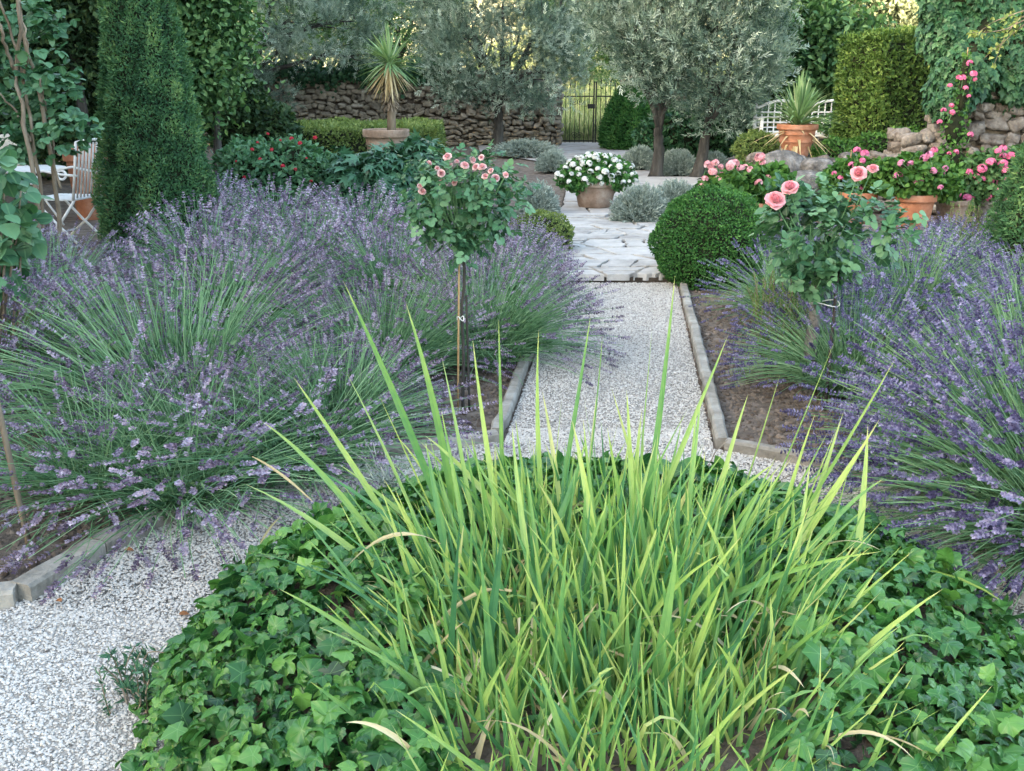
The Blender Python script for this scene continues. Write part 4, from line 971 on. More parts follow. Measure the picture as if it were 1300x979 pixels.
# yellowish sprig over the ivy top right
o = thing('climber_shoot', 'light green climbing shoot arching over the ivy at the top right', 'climber', at(1265, 35, 12.9))
mb = MB(); ml = MB(); rng = np.random.default_rng(97)
for q in range(4):
    P = branch_path(rng, (0.35, 0, .2-q*.05), (-1, 0, -.1-.2*q), .7, 9, .12, -.08); mb.tube(P, np.linspace(.008, .003, 9), 5)
    k = 26; ii = rng.integers(1, 9, k); ml.scatter(SMALL, P[ii]+rng.normal(0, .02, (k, 3)), sphere_pts(rng, k)+np.array([-.4, 0, -.2]), sphere_pts(rng, k)+np.array([0, -.6, .8]), .06+.03*rng.random(k), .5+.5*rng.random(k))
mb.build('stems', M['bark_pale'], o); ml.build('leaves', M['hedge'], o)

# boulders of the ledge
for px, py, Y, r, lab in ((992, 214, 13.6, .28, 'large pale grey boulder under the spiky pot, left'), (1036, 214, 13.5, .23, 'round grey boulder right of the spiky pot'), (1078, 204, 14.0, .17, 'small grey boulder in the low shrubs'),
                          (1020, 238, 13.2, .30, 'big grey boulder behind the pink rose blooms'), (1110, 205, 14.1, .20, 'flat grey boulder below the tall hedge block'), (1060, 232, 13.4, .22, 'grey boulder behind the right terracotta pots'),
                          (970, 225, 13.6, .20, 'grey boulder behind the pink geranium heads')):
    c = at(px, py, Y); mb = MB(); rng = np.random.default_rng(int(px)); v, f = stone_tpl(6, 2.3)
    k = rng.normal(0, 1, (3, 3)); v = v*(1+.16*np.sin(v@k*1.8+rng.random(3)*6).mean(1, keepdims=True)*1.5); v[:, 2] *= .72
    mb.faces(v*r, f); oo = mb.build('boulder', M['boulder'], None, True, loc=(c[0], c[1], c[2])); tag(oo, lab, 'boulder', 'boulders of the ledge')
# the ledge the boulders hold up
mb = MB(); lx = at(975, 210, 14.3)[0]; rng = np.random.default_rng(5)
o = stone_wall('stone_ledge', 'low dry stone ledge carrying the spiky pot and shrubs', at(968, 210, 14)[0], at(1180, 210, 14)[0], 14.6, .72, -.03, 98, 'ruin', 'mortar', 1.3, (.14, .26))

b = np.array([at(686, 285, 10.4)[0], 10.4, 0])
shrub('box_cushion', 'low bright green box cushion behind the lavender at the left of the paving', 'shrub', b, [((0, 0, .22), (.34, .34, .24))], leafQ(.6, .12), 5000, .03, 'hedge', .88, 86, depth=.12, rough=.08)
# white bench with a lattice back
bx0, bx1 = at(959, 150, 18.2)[0], at(1086, 150, 18.2)[0]; bw = bx1-bx0
bench = thing('lattice_bench', 'white bench with a lattice back behind the spiky potted plant', 'bench', ((bx0+bx1)/2, 18.2, .35))
bz = at(1000, 168, 18.2)[2]-.35; bt = at(1000, 130, 18.2)[2]-.35
def bpart(name, boxes):
    mb = MB()
    for c_, s_ in boxes: mb.box(c_, s_, 0, .5, .006)
    return mb.build(name, M['white_paint'], bench)
for sx in (-1, 0, 1): bpart('back_post', [((sx*bw/2, .02, bt/2), (.055, .055, bt))])
bpart('bottom_rail', [((0, .0, bz), (bw, .04, .05))])
for sx in (-1, 1):
    mb = MB(); xs_ = np.linspace(-bw/4, bw/4, 13); mb.tube(np.stack([xs_+sx*bw/4, np.full(13, -.03), bt-.10+.13*np.cos(xs_/(bw/4)*PI/2)], -1), .026, 6); mb.build('top_rail', M['white_paint'], bench)
    lat = []
    for k in range(1, 8):
        x = sx*bw/4+(-bw/4+bw/2*k/8); ht = bt-.10+.13*math.cos((k/8*2-1)*PI/2); lat.append(((x, -.004, (bz+ht)/2), (.024, .014, ht-bz)))
    for k in range(1, 5): lat.append(((sx*bw/4, .014, bz+(bt-.08-bz)*k/5), (bw/2-.06, .014, .024)))
    bpart('lattice', lat)
    bpart('armrest', [((sx*bw/2, -.27, bz+.24), (.06, .5, .04))]); 
    bpart('leg', [((sx*bw/2, -.49, (bz+.21)/2), (.055, .055, bz+.21))])
bpart('seat', [((0, -.27-.0, bz-.03), (bw-.08, .46, .035))])

# ------------------------------------------------------------------ iron gate
gw = 1.9; g0 = np.array([gx0+.02, 28.3, 0.03])
gate = thing('iron_gate', 'black wrought iron double gate with scrolls in the wall opening', 'gate', g0)
def scroll(c, r, turns, sx, sz, rad, n=26):
    t = np.linspace(0, 1, n); a = t*turns*2*PI; q = r*(1-.85*t)
    return np.stack([c[0]+sx*(q*np.cos(a)-r), np.full(n, c[1]), c[2]+sz*q*np.sin(a)], -1)
for leaf in (0, 1):
    xa, xb = (0.0, gw/2-.01) if leaf == 0 else (gw/2+.01, gw)
    fr = MB()
    for x in (xa+.02, xb-.02): fr.box((x, 0, .86), (.036, .036, 1.62))
    for z in (.10, 1.28): fr.box(((xa+xb)/2, 0, z), (xb-xa-.08, .022, .03))
    lf = fr.build('gate_leaf', M['iron'], gate)
    nb = 6
    for k in range(nb):
        x = xa+.02+(xb-xa-.04)*(k+1)/(nb+1); bm_ = MB()
        top = 1.72 if k % 2 == 0 else 1.62
        bm_.tube([(x, 0, .05), (x, 0, top-.06)], .009, 6); bm_.lathe([(.009, 0), (.02, .02), (.012, .06), (.001, .11)], 6, (x, 0, top-.06)); bm_.build('bar', M['iron'], lf)
    for k, (cx, sg) in enumerate(((xa+.30, -1), (xb-.30, 1))):
        for cz, sz in ((.14, 1), (1.25, -1)):
            bm_ = MB(); bm_.tube(scroll((cx, -.01, cz+.02*sz), .10, 1.6, sg, sz, .007)+np.array([0, 0, .08*sz]), .007, 5); bm_.build('scroll', M['iron'], lf)
lk = MB(); lk.box((gw/2-.10, -.03, 1.02), (.20, .05, .12), 0, .5, .008); lo = lk.build('lock', M['iron'], gate)
lk = MB(); lk.tube([(gw/2-.2, -.05, 1.03), (gw/2-.2, -.10, 1.03), (gw/2-.29, -.10, 1.02)], .009, 6); lk.build('handle', M['iron'], lo)
mb = MB(); mb.box((gx0+1.75, 28.35, .87), (.16, .30, 1.74), 0, .4, .02); 
tag(mb.build('gate_post', M['stone']), 'narrow stone gate post hidden by the conical spruce', 'post')

# meadow beyond the gate
rng = np.random.default_rng(100)
n = 26000; x = rng.uniform(-2, 10, n); y = 29.6+rng.random(n)**1.5*24
P = np.stack([x, y, hz(x, y)], -1); mb = MB()
mb.scatter(leafQ(.07, .01), P, norm(np.array([0, 0, 1.0])+rng.normal(0, .28, (n, 3))), sphere_pts(rng, n), .35+.55*rng.random(n), rng.random(n))
tag(mb.build('meadow_grass', M['grass']), 'tall green and straw coloured grass beyond the iron gate', 'grass', kind='stuff')
for i, (px, Y, h, lab) in enumerate(((715, 44, 1.9, 'leafy bush in the field seen through the left of the gate'), (748, 47, 2.2, 'leafy bush in the field seen through the middle of the gate'), (690, 50, 3.4, 'round bush in the field behind the stone pier'))):
    xx = at(px, 100, Y)[0]; zz = float(hz(np.array(xx), np.array(float(Y))))
    shrub('field_bush', lab, 'shrub', (xx, Y, zz), [((0, 0, h*.5), (1.2, 1.2, h*.5))], SMALL, 3500, .2, 'sunny', None, 101+i, K=120, crad=.25, depth=.6, group='bushes in the field beyond the gate')

# ------------------------------------------------------------------ pots
def pot(name, label, loc, r, h, mat='terracotta', group='terracotta pots', style=0):
    o = thing(name, label, 'pot', loc, group=group)
    k = r
    prof = [(.001, 0), (k*.66, 0), (k*.70, .01), (k*.80, h*.45), (k*.88, h*.80)]
    if style == 1: prof = [(.001, 0), (k*.60, 0), (k*.64, h*.06), (k*.62, h*.10), (k*.78, h*.42), (k*.80, h*.44), (k*.84, h*.455), (k*.80, h*.48), (k*.86, h*.68), (k*.9, h*.695), (k*.86, h*.72), (k*.9, h*.84)]
    mb = MB(); mb.lathe(prof, 36); mb.build('body', M[mat], o, True)
    mb = MB(); z = prof[-1][1]; q = prof[-1][0]
    mb.lathe([(q*.985, z-.004), (k*.99, z), (k, z+.012), (k, h-.012), (k*.985, h), (k*.90, h), (k*.885, h-.01), (k*.86, h-.06)], 36); mb.build('rim', M[mat], o, True)
    mb = MB(); mb.lathe([(k*.872, h-.055), (k*.5, h-.045), (.001, h-.04)], 24); mb.build('soil', M['soil'], o, True)
    return o
# urn with yucca tree
ub = np.array([at(490, 165, 13.6)[0], 13.6, 0])
ut = at(490, 164, 13.6)[2]
pot('urn', 'old stone coloured urn with thick rim among the dark fan leaves', (ub[0], ub[1], ut-.62), .31, .62, 'terracotta_old', None, 1)
mb = MB(); mb.lathe([(.26, 0), (.26, .06), (.19, .09), (.19, ut-.75), (.25, ut-.70), (.25, ut-.621)], 4); 
oo = mb.build('plinth', M['slab_grey'], None); oo.location = (ub[0], ub[1], 0.0); tag(oo, 'stone plinth hidden by leaves under the old urn', 'plinth')
def sword_plant(name, label, loc, trunk_h, n, L_, w, seed, mat='yucca', dry=60, droop=.35, pmin=0.05, pmax=2.2, skirt=.2, trunk_r=.05):
    rng = np.random.default_rng(seed); o = thing(name, label, 'yucca', loc)
    if trunk_h > 0:
        mb = MB(); P = np.array([(0, 0, -.05), (.01, 0, trunk_h*.5), (-.01, 0, trunk_h)]); mb.tube(P, [trunk_r*1.1, trunk_r, trunk_r], 10)
        mb.build('trunk', M['bark_pale'], o, True)
        mb = MB(); k = 170; a = rng.random(k)*2*PI; z = trunk_h*(.36+.42*rng.random(k))
        mb.scatter(SLIM, np.stack([trunk_r*np.cos(a), trunk_r*np.sin(a), z], -1), np.stack([np.cos(a), np.sin(a), -.5-rng.random(k)], -1), np.stack([np.cos(a), np.sin(a), np.ones(k)], -1), .07+.06*rng.random(k), rng.random(k))
        mb.build('leaf_scars', M['bark_pale'], o)
    ml = MB(); S = 9; t = np.linspace(0, 1, S)
    def leafset(mbx, k, p0, p1, Lr, wd, dr, base_z, va):
        for i in range(k):
            pol = p0+(p1-p0)*rng.random()**.8; a = rng.random()*2*PI; l_ = L_*rng.uniform(*Lr)
            d = np.array([math.sin(pol)*math.cos(a), math.sin(pol)*math.sin(a), math.cos(pol)])
            P = np.array([0, 0, base_z+rng.uniform(-.06, .06)])+d*trunk_r*.5+d*l_*t[:, None]-np.array([0, 0, 1])*(dr*l_*t**2.4*math.sin(min(pol, 1.57)))[:, None]
            tg = norm(np.gradient(P, axis=0)); x = norm(np.cross(tg, np.array([0.01, 0.02, 1.0]))); nn = np.cross(x, tg)
            hw = (wd/2*np.minimum(1, .5+3*t)*np.clip((1-t)/.55, 0, 1)**.8)[:, None]
            V_ = np.stack([P-x*hw+nn*hw*.4, P, P+x*hw+nn*hw*.4], 1).reshape(-1, 3); f = []
            for q in range(S-1):
                for h_ in range(2): f.append([q*3+h_, q*3+h_+1, q*3+h_+4, q*3+h_+3])
            mbx.faces(V_, f, float(np.clip(rng.normal(va, .2), 0, 1)))
    leafset(ml, n, pmin, pmax, (.75, 1.05), w, droop, trunk_h, .5); ml.build('leaves', M[mat], o)
    if dry:
        md_ = MB(); leafset(md_, dry, pmax*.95, 2.95, (.5, .95), w*.9, droop*.6, trunk_h-.04, .5); md_.build('dry_leaves', M['dry'], o)
    return o
ytop = at(497, 80, 13.6)[2]
sword_plant('yucca_tree', 'spiky yucca on a bare trunk in the old urn', (at(497, 165, 13.6)[0], 13.6, ut-.05), ytop-ut+.05, 95, .52, .030, 111, pmax=2.25, dry=80, droop=.12, trunk_r=.055)
# terracotta pot with spiky plant on the ledge
pb = at(1010, 206, 14.4)
pot('terracotta_pot', 'banded terracotta pot with a spiky plant on the stone ledge', (pb[0], 14.45, .735), .285, .44, 'terracotta', 'terracotta pots', 1)
sword_plant('potted_yucca', 'spiky green yucca in the banded terracotta pot', (pb[0], 14.45, 1.16), 0, 120, .72, .044, 112, pmin=.03, pmax=1.25, dry=50, droop=.35, trunk_r=.08)

# geranium plants
FLOR = leaf_oval(1.0, .06, .1, (0, .38, .52, .46, 0))
def head_mesh(rng, r, mat, name='flower_head'):
    mb = MB(); k = 26; u = sphere_pts(rng, k); u[:, 2] = np.abs(u[:, 2])*.9-.25; u = norm(u)
    for c in u:
        p5 = np.arange(5)*2*PI/5+rng.random()*6; x = norm(np.cross(c, np.array([.1, .3, .9]))); y = np.cross(c, x)
        d = x*np.cos(p5)[:, None]+y*np.sin(p5)[:, None]
        mb.scatter(FLOR, np.tile(c*r*.85, (5, 1)), d+c*.35, np.tile(c, (5, 1)), r*.52, np.clip(rng.normal(.5, .2)+rng.normal(0, .1, 5), 0, 1))
    hd = mb.build(name, M[mat])
    ms = MB(); ms.tube([(0, 0, -.1), (.12, .05, -1.6), (-.1, .1, -3.2)], [.07, .07, .08], 5); ms.build('stalk', M['lav_stem'], hd)
    return hd
heads = {}
def flowers_on(parent, pts, r, mat, seed, name='flower_head'):
    rng = np.random.default_rng(seed)
    for i, q in enumerate(pts):
        if (mat, name) not in heads: h_ = heads[(mat, name)] = (head_mesh(rng, 1.0, mat, name) if name != 'rose_bloom' else rose_mesh(rng, mat))
        else: h_ = copy_tree(heads[(mat, name)])
        h_.parent = parent; h_.location = [float(a) for a in q]; s = r*rng.uniform(.6, 1.15); h_.scale = (s, s, s*.9)
        h_.rotation_euler = ((.75 if name == 'rose_bloom' else 0)+rng.normal(0, .3), rng.normal(0, .35), rng.random()*6 if name != 'rose_bloom' else rng.normal(0, .6))
def geranium(label, loc, lumps, nleaf, lsz, mat, pts, hr, seed, leafm='geranium_leaf', name='geranium_plant', cat='geranium', core=.72):
    o = shrub(name, label, cat, loc, lumps, ROUND, nleaf, lsz, leafm, core, seed, depth=.3, outw=.5, up=.25)
    flowers_on(o, pts, hr, mat, seed+1)
    return o
def surf_pts(rng, lumps, n, zmin=-9, out=.06, front=True):
    P, O, v = lump_points(rng, lumps, n*14, 0.0, .05)
    k = (P[:, 2] > zmin)
    if front: k &= (O[:, 1] < .45)
    P = (P+O*out)[k]; sel = []
    for q in P:
        if all(np.linalg.norm(q-s) > .09 for s in sel): sel.append(q)
        if len(sel) >= n: break
    return sel
rng = np.random.default_rng(120)
# white geraniums by the paving
wb = G(755, 262, .08)
pot('terracotta_pot', 'mossy dark terracotta pot of white flowers on the paving', wb, .33, .36, 'terracotta_old')
wl = [((0, 0, .46), (.42, .36, .22)), ((-.22, -.05, .40), (.28, .26, .18)), ((.24, 0, .42), (.28, .26, .18))]
geranium('white flowered geranium in the mossy pot on the paving', wb, wl, 3800, .06, 'white', surf_pts(rng, wl, 62, .36, .03), .044, 121, leafm='box')
# pink geraniums left of the boulders: rim at (972,258)
gb = np.array([at(955, 262, 11.2)[0], 11.2, 0])
pz = at(972, 262, 11.2)[2]
pot('terracotta_pot', 'terracotta pot of pink geraniums beside the box ball', (gb[0]+.02, gb[1], pz-.34), .27, .40)
mb = MB(); mb.box((0, 0, (pz-.342)/2), (.62, .5, max(pz-.342, .05)), .1, .4, .03); oo = mb.build('stone_block', M['boulder'], None); oo.location = (gb[0]+.02, gb[1], 0); tag(oo, 'stone block under the pink geranium pot behind the box ball', 'stone block')
gl_ = lumps_px(gb, 11.2, [(950, 238, 44, 24, 0), (920, 240, 28, 18, -.1), (975, 240, 30, 26, .1)], .3)
rng = np.random.default_rng(122)
hp = [at(px, py, 11.0+rng.uniform(-.1, .1))-gb for px, py in ((900, 210), (908, 207), (915, 212), (928, 210), (934, 207), (940, 214), (915, 222), (912, 228), (932, 222), (946, 212), (952, 215), (898, 235), (891, 238), (895, 227), (922, 236), (943, 244), (945, 250), (965, 200), (968, 206), (963, 232), (975, 225), (985, 232), (905, 218), (938, 228))]
geranium('salmon pink geranium in the pot beside the box ball', gb, gl_, 2600, .075, 'pink', hp, .050, 123)
# pots at right
for (px, py, Y, r, h, m_, lab) in ((1157, 290, 11.6, .245, .40, 'terracotta', 'terracotta pot of mauve pink geraniums behind the lavender'), (1085, 282, 11.9, .23, .36, 'terracotta', 'terracotta pot half hidden behind the right rose leaves'), (1253, 283, 12.2, .2, .30, 'boulder', 'small stone pot of hot pink flowers below the ruined wall'), (1205, 285, 12.0, .2, .30, 'terracotta_old', 'dark pot in shade between the terracotta and stone pots')):
    b = at(px, py, Y); bz = max(b[2], 0)
    pot('terracotta_pot' if m_ != 'boulder' else 'stone_pot', lab, (b[0], Y, bz), r, h, m_, 'terracotta pots' if m_ == 'terracotta' else None)
    if bz > .03:
        mb = MB(); mb.box((0, 0, (bz-.003)/2), (r*1.7, r*1.7, bz-.003), .2, .4, .02); oo = mb.build('stone_block', M['boulder'], None); oo.location = (b[0], Y, 0); tag(oo, 'stone block under the '+lab.split(' of ')[0].split(' half')[0].split(' in shade')[0]+' at px'.replace(' at px', '')+(' by the lavender' if px == 1157 else ' behind the rose' if px == 1085 else ' under the ruin' if px == 1253 else ' between two pots'), 'stone block')
def px_ger(label, px, Y, items, nleaf, mat, heads_px, seed, hr=.054, leafm='geranium_leaf', lsz=.06, dy=.3):
    b = np.array([at(px, 240, Y)[0], Y, max(at(px, 262, Y)[2], 0.02)]); r_ = np.random.default_rng(seed)
    lm = lumps_px(b, Y, items, dy)
    geranium(label, b, lm, nleaf, lsz, mat, [at(x, y, Y-.22+r_.uniform(-.08, .08))-b for x, y in heads_px], hr, seed, leafm)
px_ger('mauve pink geranium in the terracotta pot behind the lavender', 1160, 11.6, [(1160, 225, 40, 26, 0), (1130, 225, 24, 20, .1), (1190, 230, 26, 24, .1)], 2600, 'mauve', ((1144, 207), (1140, 224), (1166, 230), (1185, 217), (1194, 238), (1173, 201), (1200, 214), (1156, 208), (1180, 197), (1195, 221)), 131, .05)
px_ger('pink geranium behind the right rose blooms', 1090, 12.0, [(1088, 225, 34, 22, 0), (1065, 230, 22, 16, .1)], 1500, 'hotpink', ((1088, 191), (1098, 195), (1095, 204), (1067, 226), (1059, 220), (1110, 238), (1094, 237), (1082, 210)), 133, .042)
px_ger('hot pink geranium below the ruined wall at the right edge', 1262, 12.2, [(1255, 228, 40, 32, 0), (1290, 225, 28, 34, .1), (1222, 240, 24, 22, .1)], 3200, 'hotpink', ((1240, 224), (1247, 214), (1253, 225), (1251, 235), (1276, 217), (1280, 230), (1288, 217), (1273, 189), (1274, 199), (1283, 198), (1273, 208), (1267, 192), (1294, 199), (1230, 219), (1215, 247), (1228, 251), (1234, 250), (1257, 251), (1269, 241), (1276, 254), (1207, 227), (1182, 207), (1258, 206), (1245, 229), (1262, 232)), 135, .052, 'broad')
px_ger('trailing pink geranium climbing the ruined wall', 1215, 12.9, [(1212, 165, 16, 28, 0), (1205, 205, 28, 18, 0), (1222, 120, 9, 28, 0), (1225, 90, 6, 22, .0)], 620, 'hotpink', ((1231, 80), (1236, 94), (1238, 101), (1217, 98), (1206, 109), (1226, 112), (1230, 122), (1208, 134), (1209, 143), (1198, 140), (1193, 155), (1232, 171), (1186, 191), (1205, 195), (1214, 193), (1222, 99)), 137, .040, 'geranium_leaf', .042, .10)
# canes among the geraniums
def cane(label, p, q, r=.008, mat='cane', ties=(), name='garden_cane', group='canes and stakes'):
    p, q = np.array(p, float), np.array(q, float); o = thing(name, label, 'cane', p, group=group)
    mb = MB(); mb.tube(np.linspace(0, 1, 6)[:, None]*(q-p), [r, r*.95, r, r*.92, r*.95, r*.85], 8); mb.build('rod', M[mat], o, True)
    for t, hw, off in ties:
        c = (q-p)*t; mb = MB(); a = np.linspace(0, 2*PI, 22); mb.tube(np.stack([c[0]+off+hw*np.cos(a), c[1]+hw*.6*np.sin(a), c[2]+.012*np.sin(a*2)], -1), .0028, 5, cap=False); mb.build('tie', M['tie'], o)
    return o
cane('thin cane with pink flowers against the ivy', at(1222, 130, 12.85), at(1229, 60, 12.9))
cane('short pale cane among the hot pink geraniums', at(1256, 235, 12.0), at(1260, 205, 12.0), .007)
cane('upright cane behind the pink rose bloom', at(1078, 225, 12.0), at(1081, 190, 12.0), .007)

# ------------------------------------------------------------------ silver mounds
SM = [(668, 212, 24.0, 40, 16, 'silver mound left of the white flower pot, in the back row'), (700, 224, 20.0, 17, 17, 'small silver mound between the pot of white flowers and the olive'), (683, 262, 13.2, 24, 24, 'silver mound beside the lavender at the left of the paving'), (812, 212, 20.5, 20, 20, 'silver mound left of the upright olive trunk'),
      (860, 216, 19.2, 22, 20, 'silver mound between the two olive trunks'), (812, 262, 12.6, 34, 22, 'pale silver mound on the paving beside the white flower pot'), (858, 254, 13.4, 32, 19, 'pale silver mound just behind the box ball'), (905, 215, 19.5, 18, 16, 'silver mound right of the leaning olive trunk')]
for i, (px, py, Y, hw, hh, lab) in enumerate(SM):
    s = Y/F*1.03; c = at(px, py, Y); rng = np.random.default_rng(140+i)
    o = thing('silver_mound', lab, 'santolina', (c[0], Y, 0.05), group='silver grey mounds by the paving')
    rx_, rz_ = hw*s, max(hh*s, .2); zc = c[2]-.05
    n = 900; u = sphere_pts(rng, n); u[:, 2] = np.abs(u[:, 2]); S = 4; t = np.linspace(0, 1, S)
    top = max(zc+rz_, .3)
    tip = np.stack([u[:, 0]*rx_, u[:, 1]*rx_*.8, u[:, 2]*top], -1)*(.85+.25*rng.random((n, 1)))
    st = tip*np.array([.35, .35, .3]); P = st[:, None]+(tip-st)[:, None]*t[None, :, None]
    P[:, :, 2] += .02; mb = MB(); mb.tubes(P, .006*(1.1-.6*t), 3, np.clip(rng.normal(.4, .2, n), 0, 1))
    k = n*14; q = rng.integers(0, n, k); tt = .3+.75*rng.random(k)
    pos = st[q]+(tip-st)[q]*tt[:, None]+rng.normal(0, .008, (k, 3)); pos[:, 2] += .02
    mb.scatter(SLIM, pos, norm((tip-st)[q])+sphere_pts(rng, k)*.7, sphere_pts(rng, k), (.035+.025*rng.random(k))*(1.5 if Y > 17 else 1), np.clip(.2+.45*tt+rng.normal(0, .15, k), 0, 1))
    mb.build('foliage', M['silver'], o)
    core_mesh([((0, 0, top*.3), (rx_*.7, rx_*.55, top*.55))], .9).build('filler_core', M['core'], o, True)

# ------------------------------------------------------------------ urn planting: fan leaves, fuchsia
b = np.array([at(490, 250, 12.6)[0], 12.6, 0])
lm = lumps_px(b, 12.6, [(448, 226, 34, 30, 0), (490, 221, 40, 30, -.1), (533, 212, 24, 36, .3), (470, 250, 50, 26, -.2), (520, 245, 40, 30, -.1)], .55)
rng = np.random.default_rng(150)
o = thing('fan_leaf_shrub', 'dark glossy fan leaved shrub round the foot of the urn', 'shrub', b)
P, O, v = lump_points(rng, lm, 1700, .35, .15); m_ = len(P)
mb = MB(); mb.scatter(FAN, P, norm(O*.5+np.array([0, -.2, -.55])+sphere_pts(rng, m_)*.5), norm(O+np.array([0, 0, .7])+sphere_pts(rng, m_)*.35), .11+.10*rng.random(m_), v, zs=.5+rng.random(m_)); mb.build('foliage', M['fatsia'], o, True)
core_mesh(lm, .72).build('filler_core', M['core'], o, True)
b = np.array([at(350, 250, 12.9)[0], 12.9, 0])
lm = lumps_px(b, 12.9, [(320, 215, 40, 34, 0), (370, 215, 40, 36, .1), (405, 225, 24, 28, .1), (345, 245, 60, 20, -.1)], .5)
o = shrub('fuchsia_bush', 'bush dotted with small red flowers left of the urn', 'shrub', b, lm, OVAL, 5200, .075, 'rose_leaf', .75, 151, depth=.3)
rng = np.random.default_rng(152)
flowers_on(o, [at(px, py, 12.4)-b for px, py in ((356, 178), (381, 182), (370, 176), (400, 175), (389, 201), (359, 211), (330, 202), (327, 181), (320, 190), (345, 190), (375, 215), (300, 205), (310, 225), (395, 230), (340, 170))], .024, 'red', 153)

# ------------------------------------------------------------------ rose standards
def rose_mesh(rng, mat):
    mb = MB()
    PT = leaf_oval(1.25, .26, -.10, (0, .36, .52, .47, 0)); PO = leaf_oval(1.25, .16, .22, (0, .36, .52, .47, 0))
    for ring, (k, tilt, r0, sz, z) in enumerate(((4, -.25, .10, .62, .10), (5, .0, .16, .72, .04), (7, .30, .18, .85, -.04), (8, .62, .20, .95, -.12), (9, .98, .22, 1.0, -.2), (9, 1.35, .22, .95, -.26))):
        for i in range(k):
            a = i*2*PI/k+ring*.6+rng.normal(0, .18); od = np.array([math.cos(a), math.sin(a), 0]); up = np.array([0, 0, 1.0])
            tl = tilt+rng.normal(0, .12); ax = up*math.cos(tl)+od*math.sin(tl); nn = -od*math.cos(tl)+up*math.sin(tl)
            mb.scatter(PT if ring < 4 else PO, (od*r0+np.array([0, 0, z]))[None], ax[None], nn[None], sz*rng.uniform(.88, 1.1), np.array([np.clip(.25+ring*.10+rng.normal(0, .13), 0, 1)]))
    return mb.build('rose_bloom', M[mat], None, True)
def rose_std(label, base, trunk_top, lumps, n, lsz, seed, blooms, br, mat, r0=.011, bark='bark'):
    o = thing('standard_rose', label, 'rose', base, group='standard roses'); rng = np.random.default_rng(seed)
    tt = np.array(trunk_top, float); mb = MB(); P = np.linspace(0, 1, 10)[:, None]*tt+rng.normal(0, .006, (10, 3)); P[0] = (0, 0, -.03)
    mb.tube(P, np.linspace(r0*1.25, r0, 10), 9); mb.build('trunk', M[bark], o, True)
    mb = MB(); ends = []
    for i in range(26):
        c, r = lumps[rng.integers(len(lumps))]; e = np.array(c)+sphere_pts(rng, 1)[0]*np.array(r)*.8
        Q = tt+(e-tt)*np.linspace(0, 1, 7)[:, None]+rng.normal(0, .012, (7, 3)); Q[0] = tt-np.array([0, 0, .02]); mb.tube(Q, np.linspace(.007, .0025, 7), 5); ends.append(Q)
    for q in blooms:
        q = np.array(q); s = tt+(q-tt)*.35; mb.tube(np.linspace(s, q, 5)+rng.normal(0, .004, (5, 3))*np.array([[0], [1], [1], [1], [0]]), .003, 5)
    mb.build('twigs', M['lav_stem'], o)
    # compound leaves: five leaflets round a stalk
    P, O, v = lump_points(rng, lumps, n, .75, .3, K=max(20, n//4), crad=.04); m_ = len(P)
    ax = norm(O*.6+np.array([0, 0, -.15])+sphere_pts(rng, m_)*.8); hint = norm(np.array([0, 0, .9])+O*.5+sphere_pts(rng, m_)*.5)
    mb = MB(); x = norm(np.cross(ax, hint))
    mb.scatter(ROUND, P+ax*lsz*.8, ax+sphere_pts(rng, m_)*.15, hint, lsz*(.8+.4*rng.random(m_)), v, zs=.5+rng.random(m_))
    for sg in (-1, 1):
        for off in (.1, .62):
            mb.scatter(ROUND, P+ax*lsz*off+x*sg*lsz*.1, ax*.6+x*sg, hint+sphere_pts(rng, m_)*.25, lsz*(.65+.3*rng.random(m_)), np.clip(v+rng.normal(0, .08, m_), 0, 1), zs=.5+rng.random(m_))
    mb.build('foliage', M['rose_leaf'], o, True)
    flowers_on(o, blooms, br, mat, seed+3, 'rose_bloom')
    return o
lb = G(588, 522)
Yl = lb[1]
lm = lumps_px(lb, Yl, [(588, 262, 48, 44, 0), (555, 265, 30, 34, 0), (625, 258, 30, 36, 0), (590, 226, 52, 26, 0), (560, 232, 30, 20, 0), (620, 235, 28, 22, 0), (590, 298, 34, 18, 0)], .22)
bl = [at(px, py, Yl-.18+random.uniform(-.06, .06))-lb for px, py in ((568, 199), (600, 203), (611, 200), (623, 217), (560, 220), (533, 236), (545, 207), (612, 212), (580, 205), (536, 243), (563, 234), (590, 210), (616, 224), (572, 210), (629, 226), (604, 212), (561, 232), (555, 214), (577, 232), (642, 222))]
rose_std('standard rose with small pale pink blooms on a thin stem', lb, at(587, 318, Yl)-lb, lm, 560, .040, 161, bl, .0185, 'palepink', .0078)
cane('bamboo cane tied to the left standard rose', lb+np.array([-.03, -.02, -.04]), at(583, 322, Yl-.03), .0062, 'cane', ((.62, .018, .010),))
cane('grey stake beside the left standard rose stem', lb+np.array([.035, .02, -.04]), at(592, 375, Yl+.03), .007, 'bark')
rb_ = G(1026, 500); Yr = rb_[1]
lm = lumps_px(rb_, Yr, [(1010, 300, 38, 44, 0), (1050, 310, 40, 40, .05), (1090, 290, 40, 40, 0), (1000, 262, 28, 26, 0), (1060, 262, 26, 26, .05), (1100, 305, 30, 28, -.05), (1035, 345, 40, 20, 0), (1110, 280, 26, 26, 0), (1030, 285, 40, 34, -.05)], .26)
bl = [at(984, 254, Yr-.22)-rb_, at(1003, 238, Yr-.22)-rb_, at(1090, 220, Yr-.2)-rb_, at(1108, 214, Yr-.2)-rb_]
rose_std('standard rose with large pink blooms on a stout grey trunk', rb_, at(1036, 362, Yr)-rb_, lm, 420, .055, 171, bl, .044, 'rosepink', .034, 'boulder')
cane('dark stake with a white edge tied to the right rose trunk', G(1047, 522)+np.array([0, 0, -.03]), at(1064, 345, Yr-.03), .011, 'dark_stake', ((.78, .085, -.06),))
cane('leaning grey stick in the bare soil at the left edge', G(36, 690), at(-6, 500, 3.55), .012, 'bark_pale')

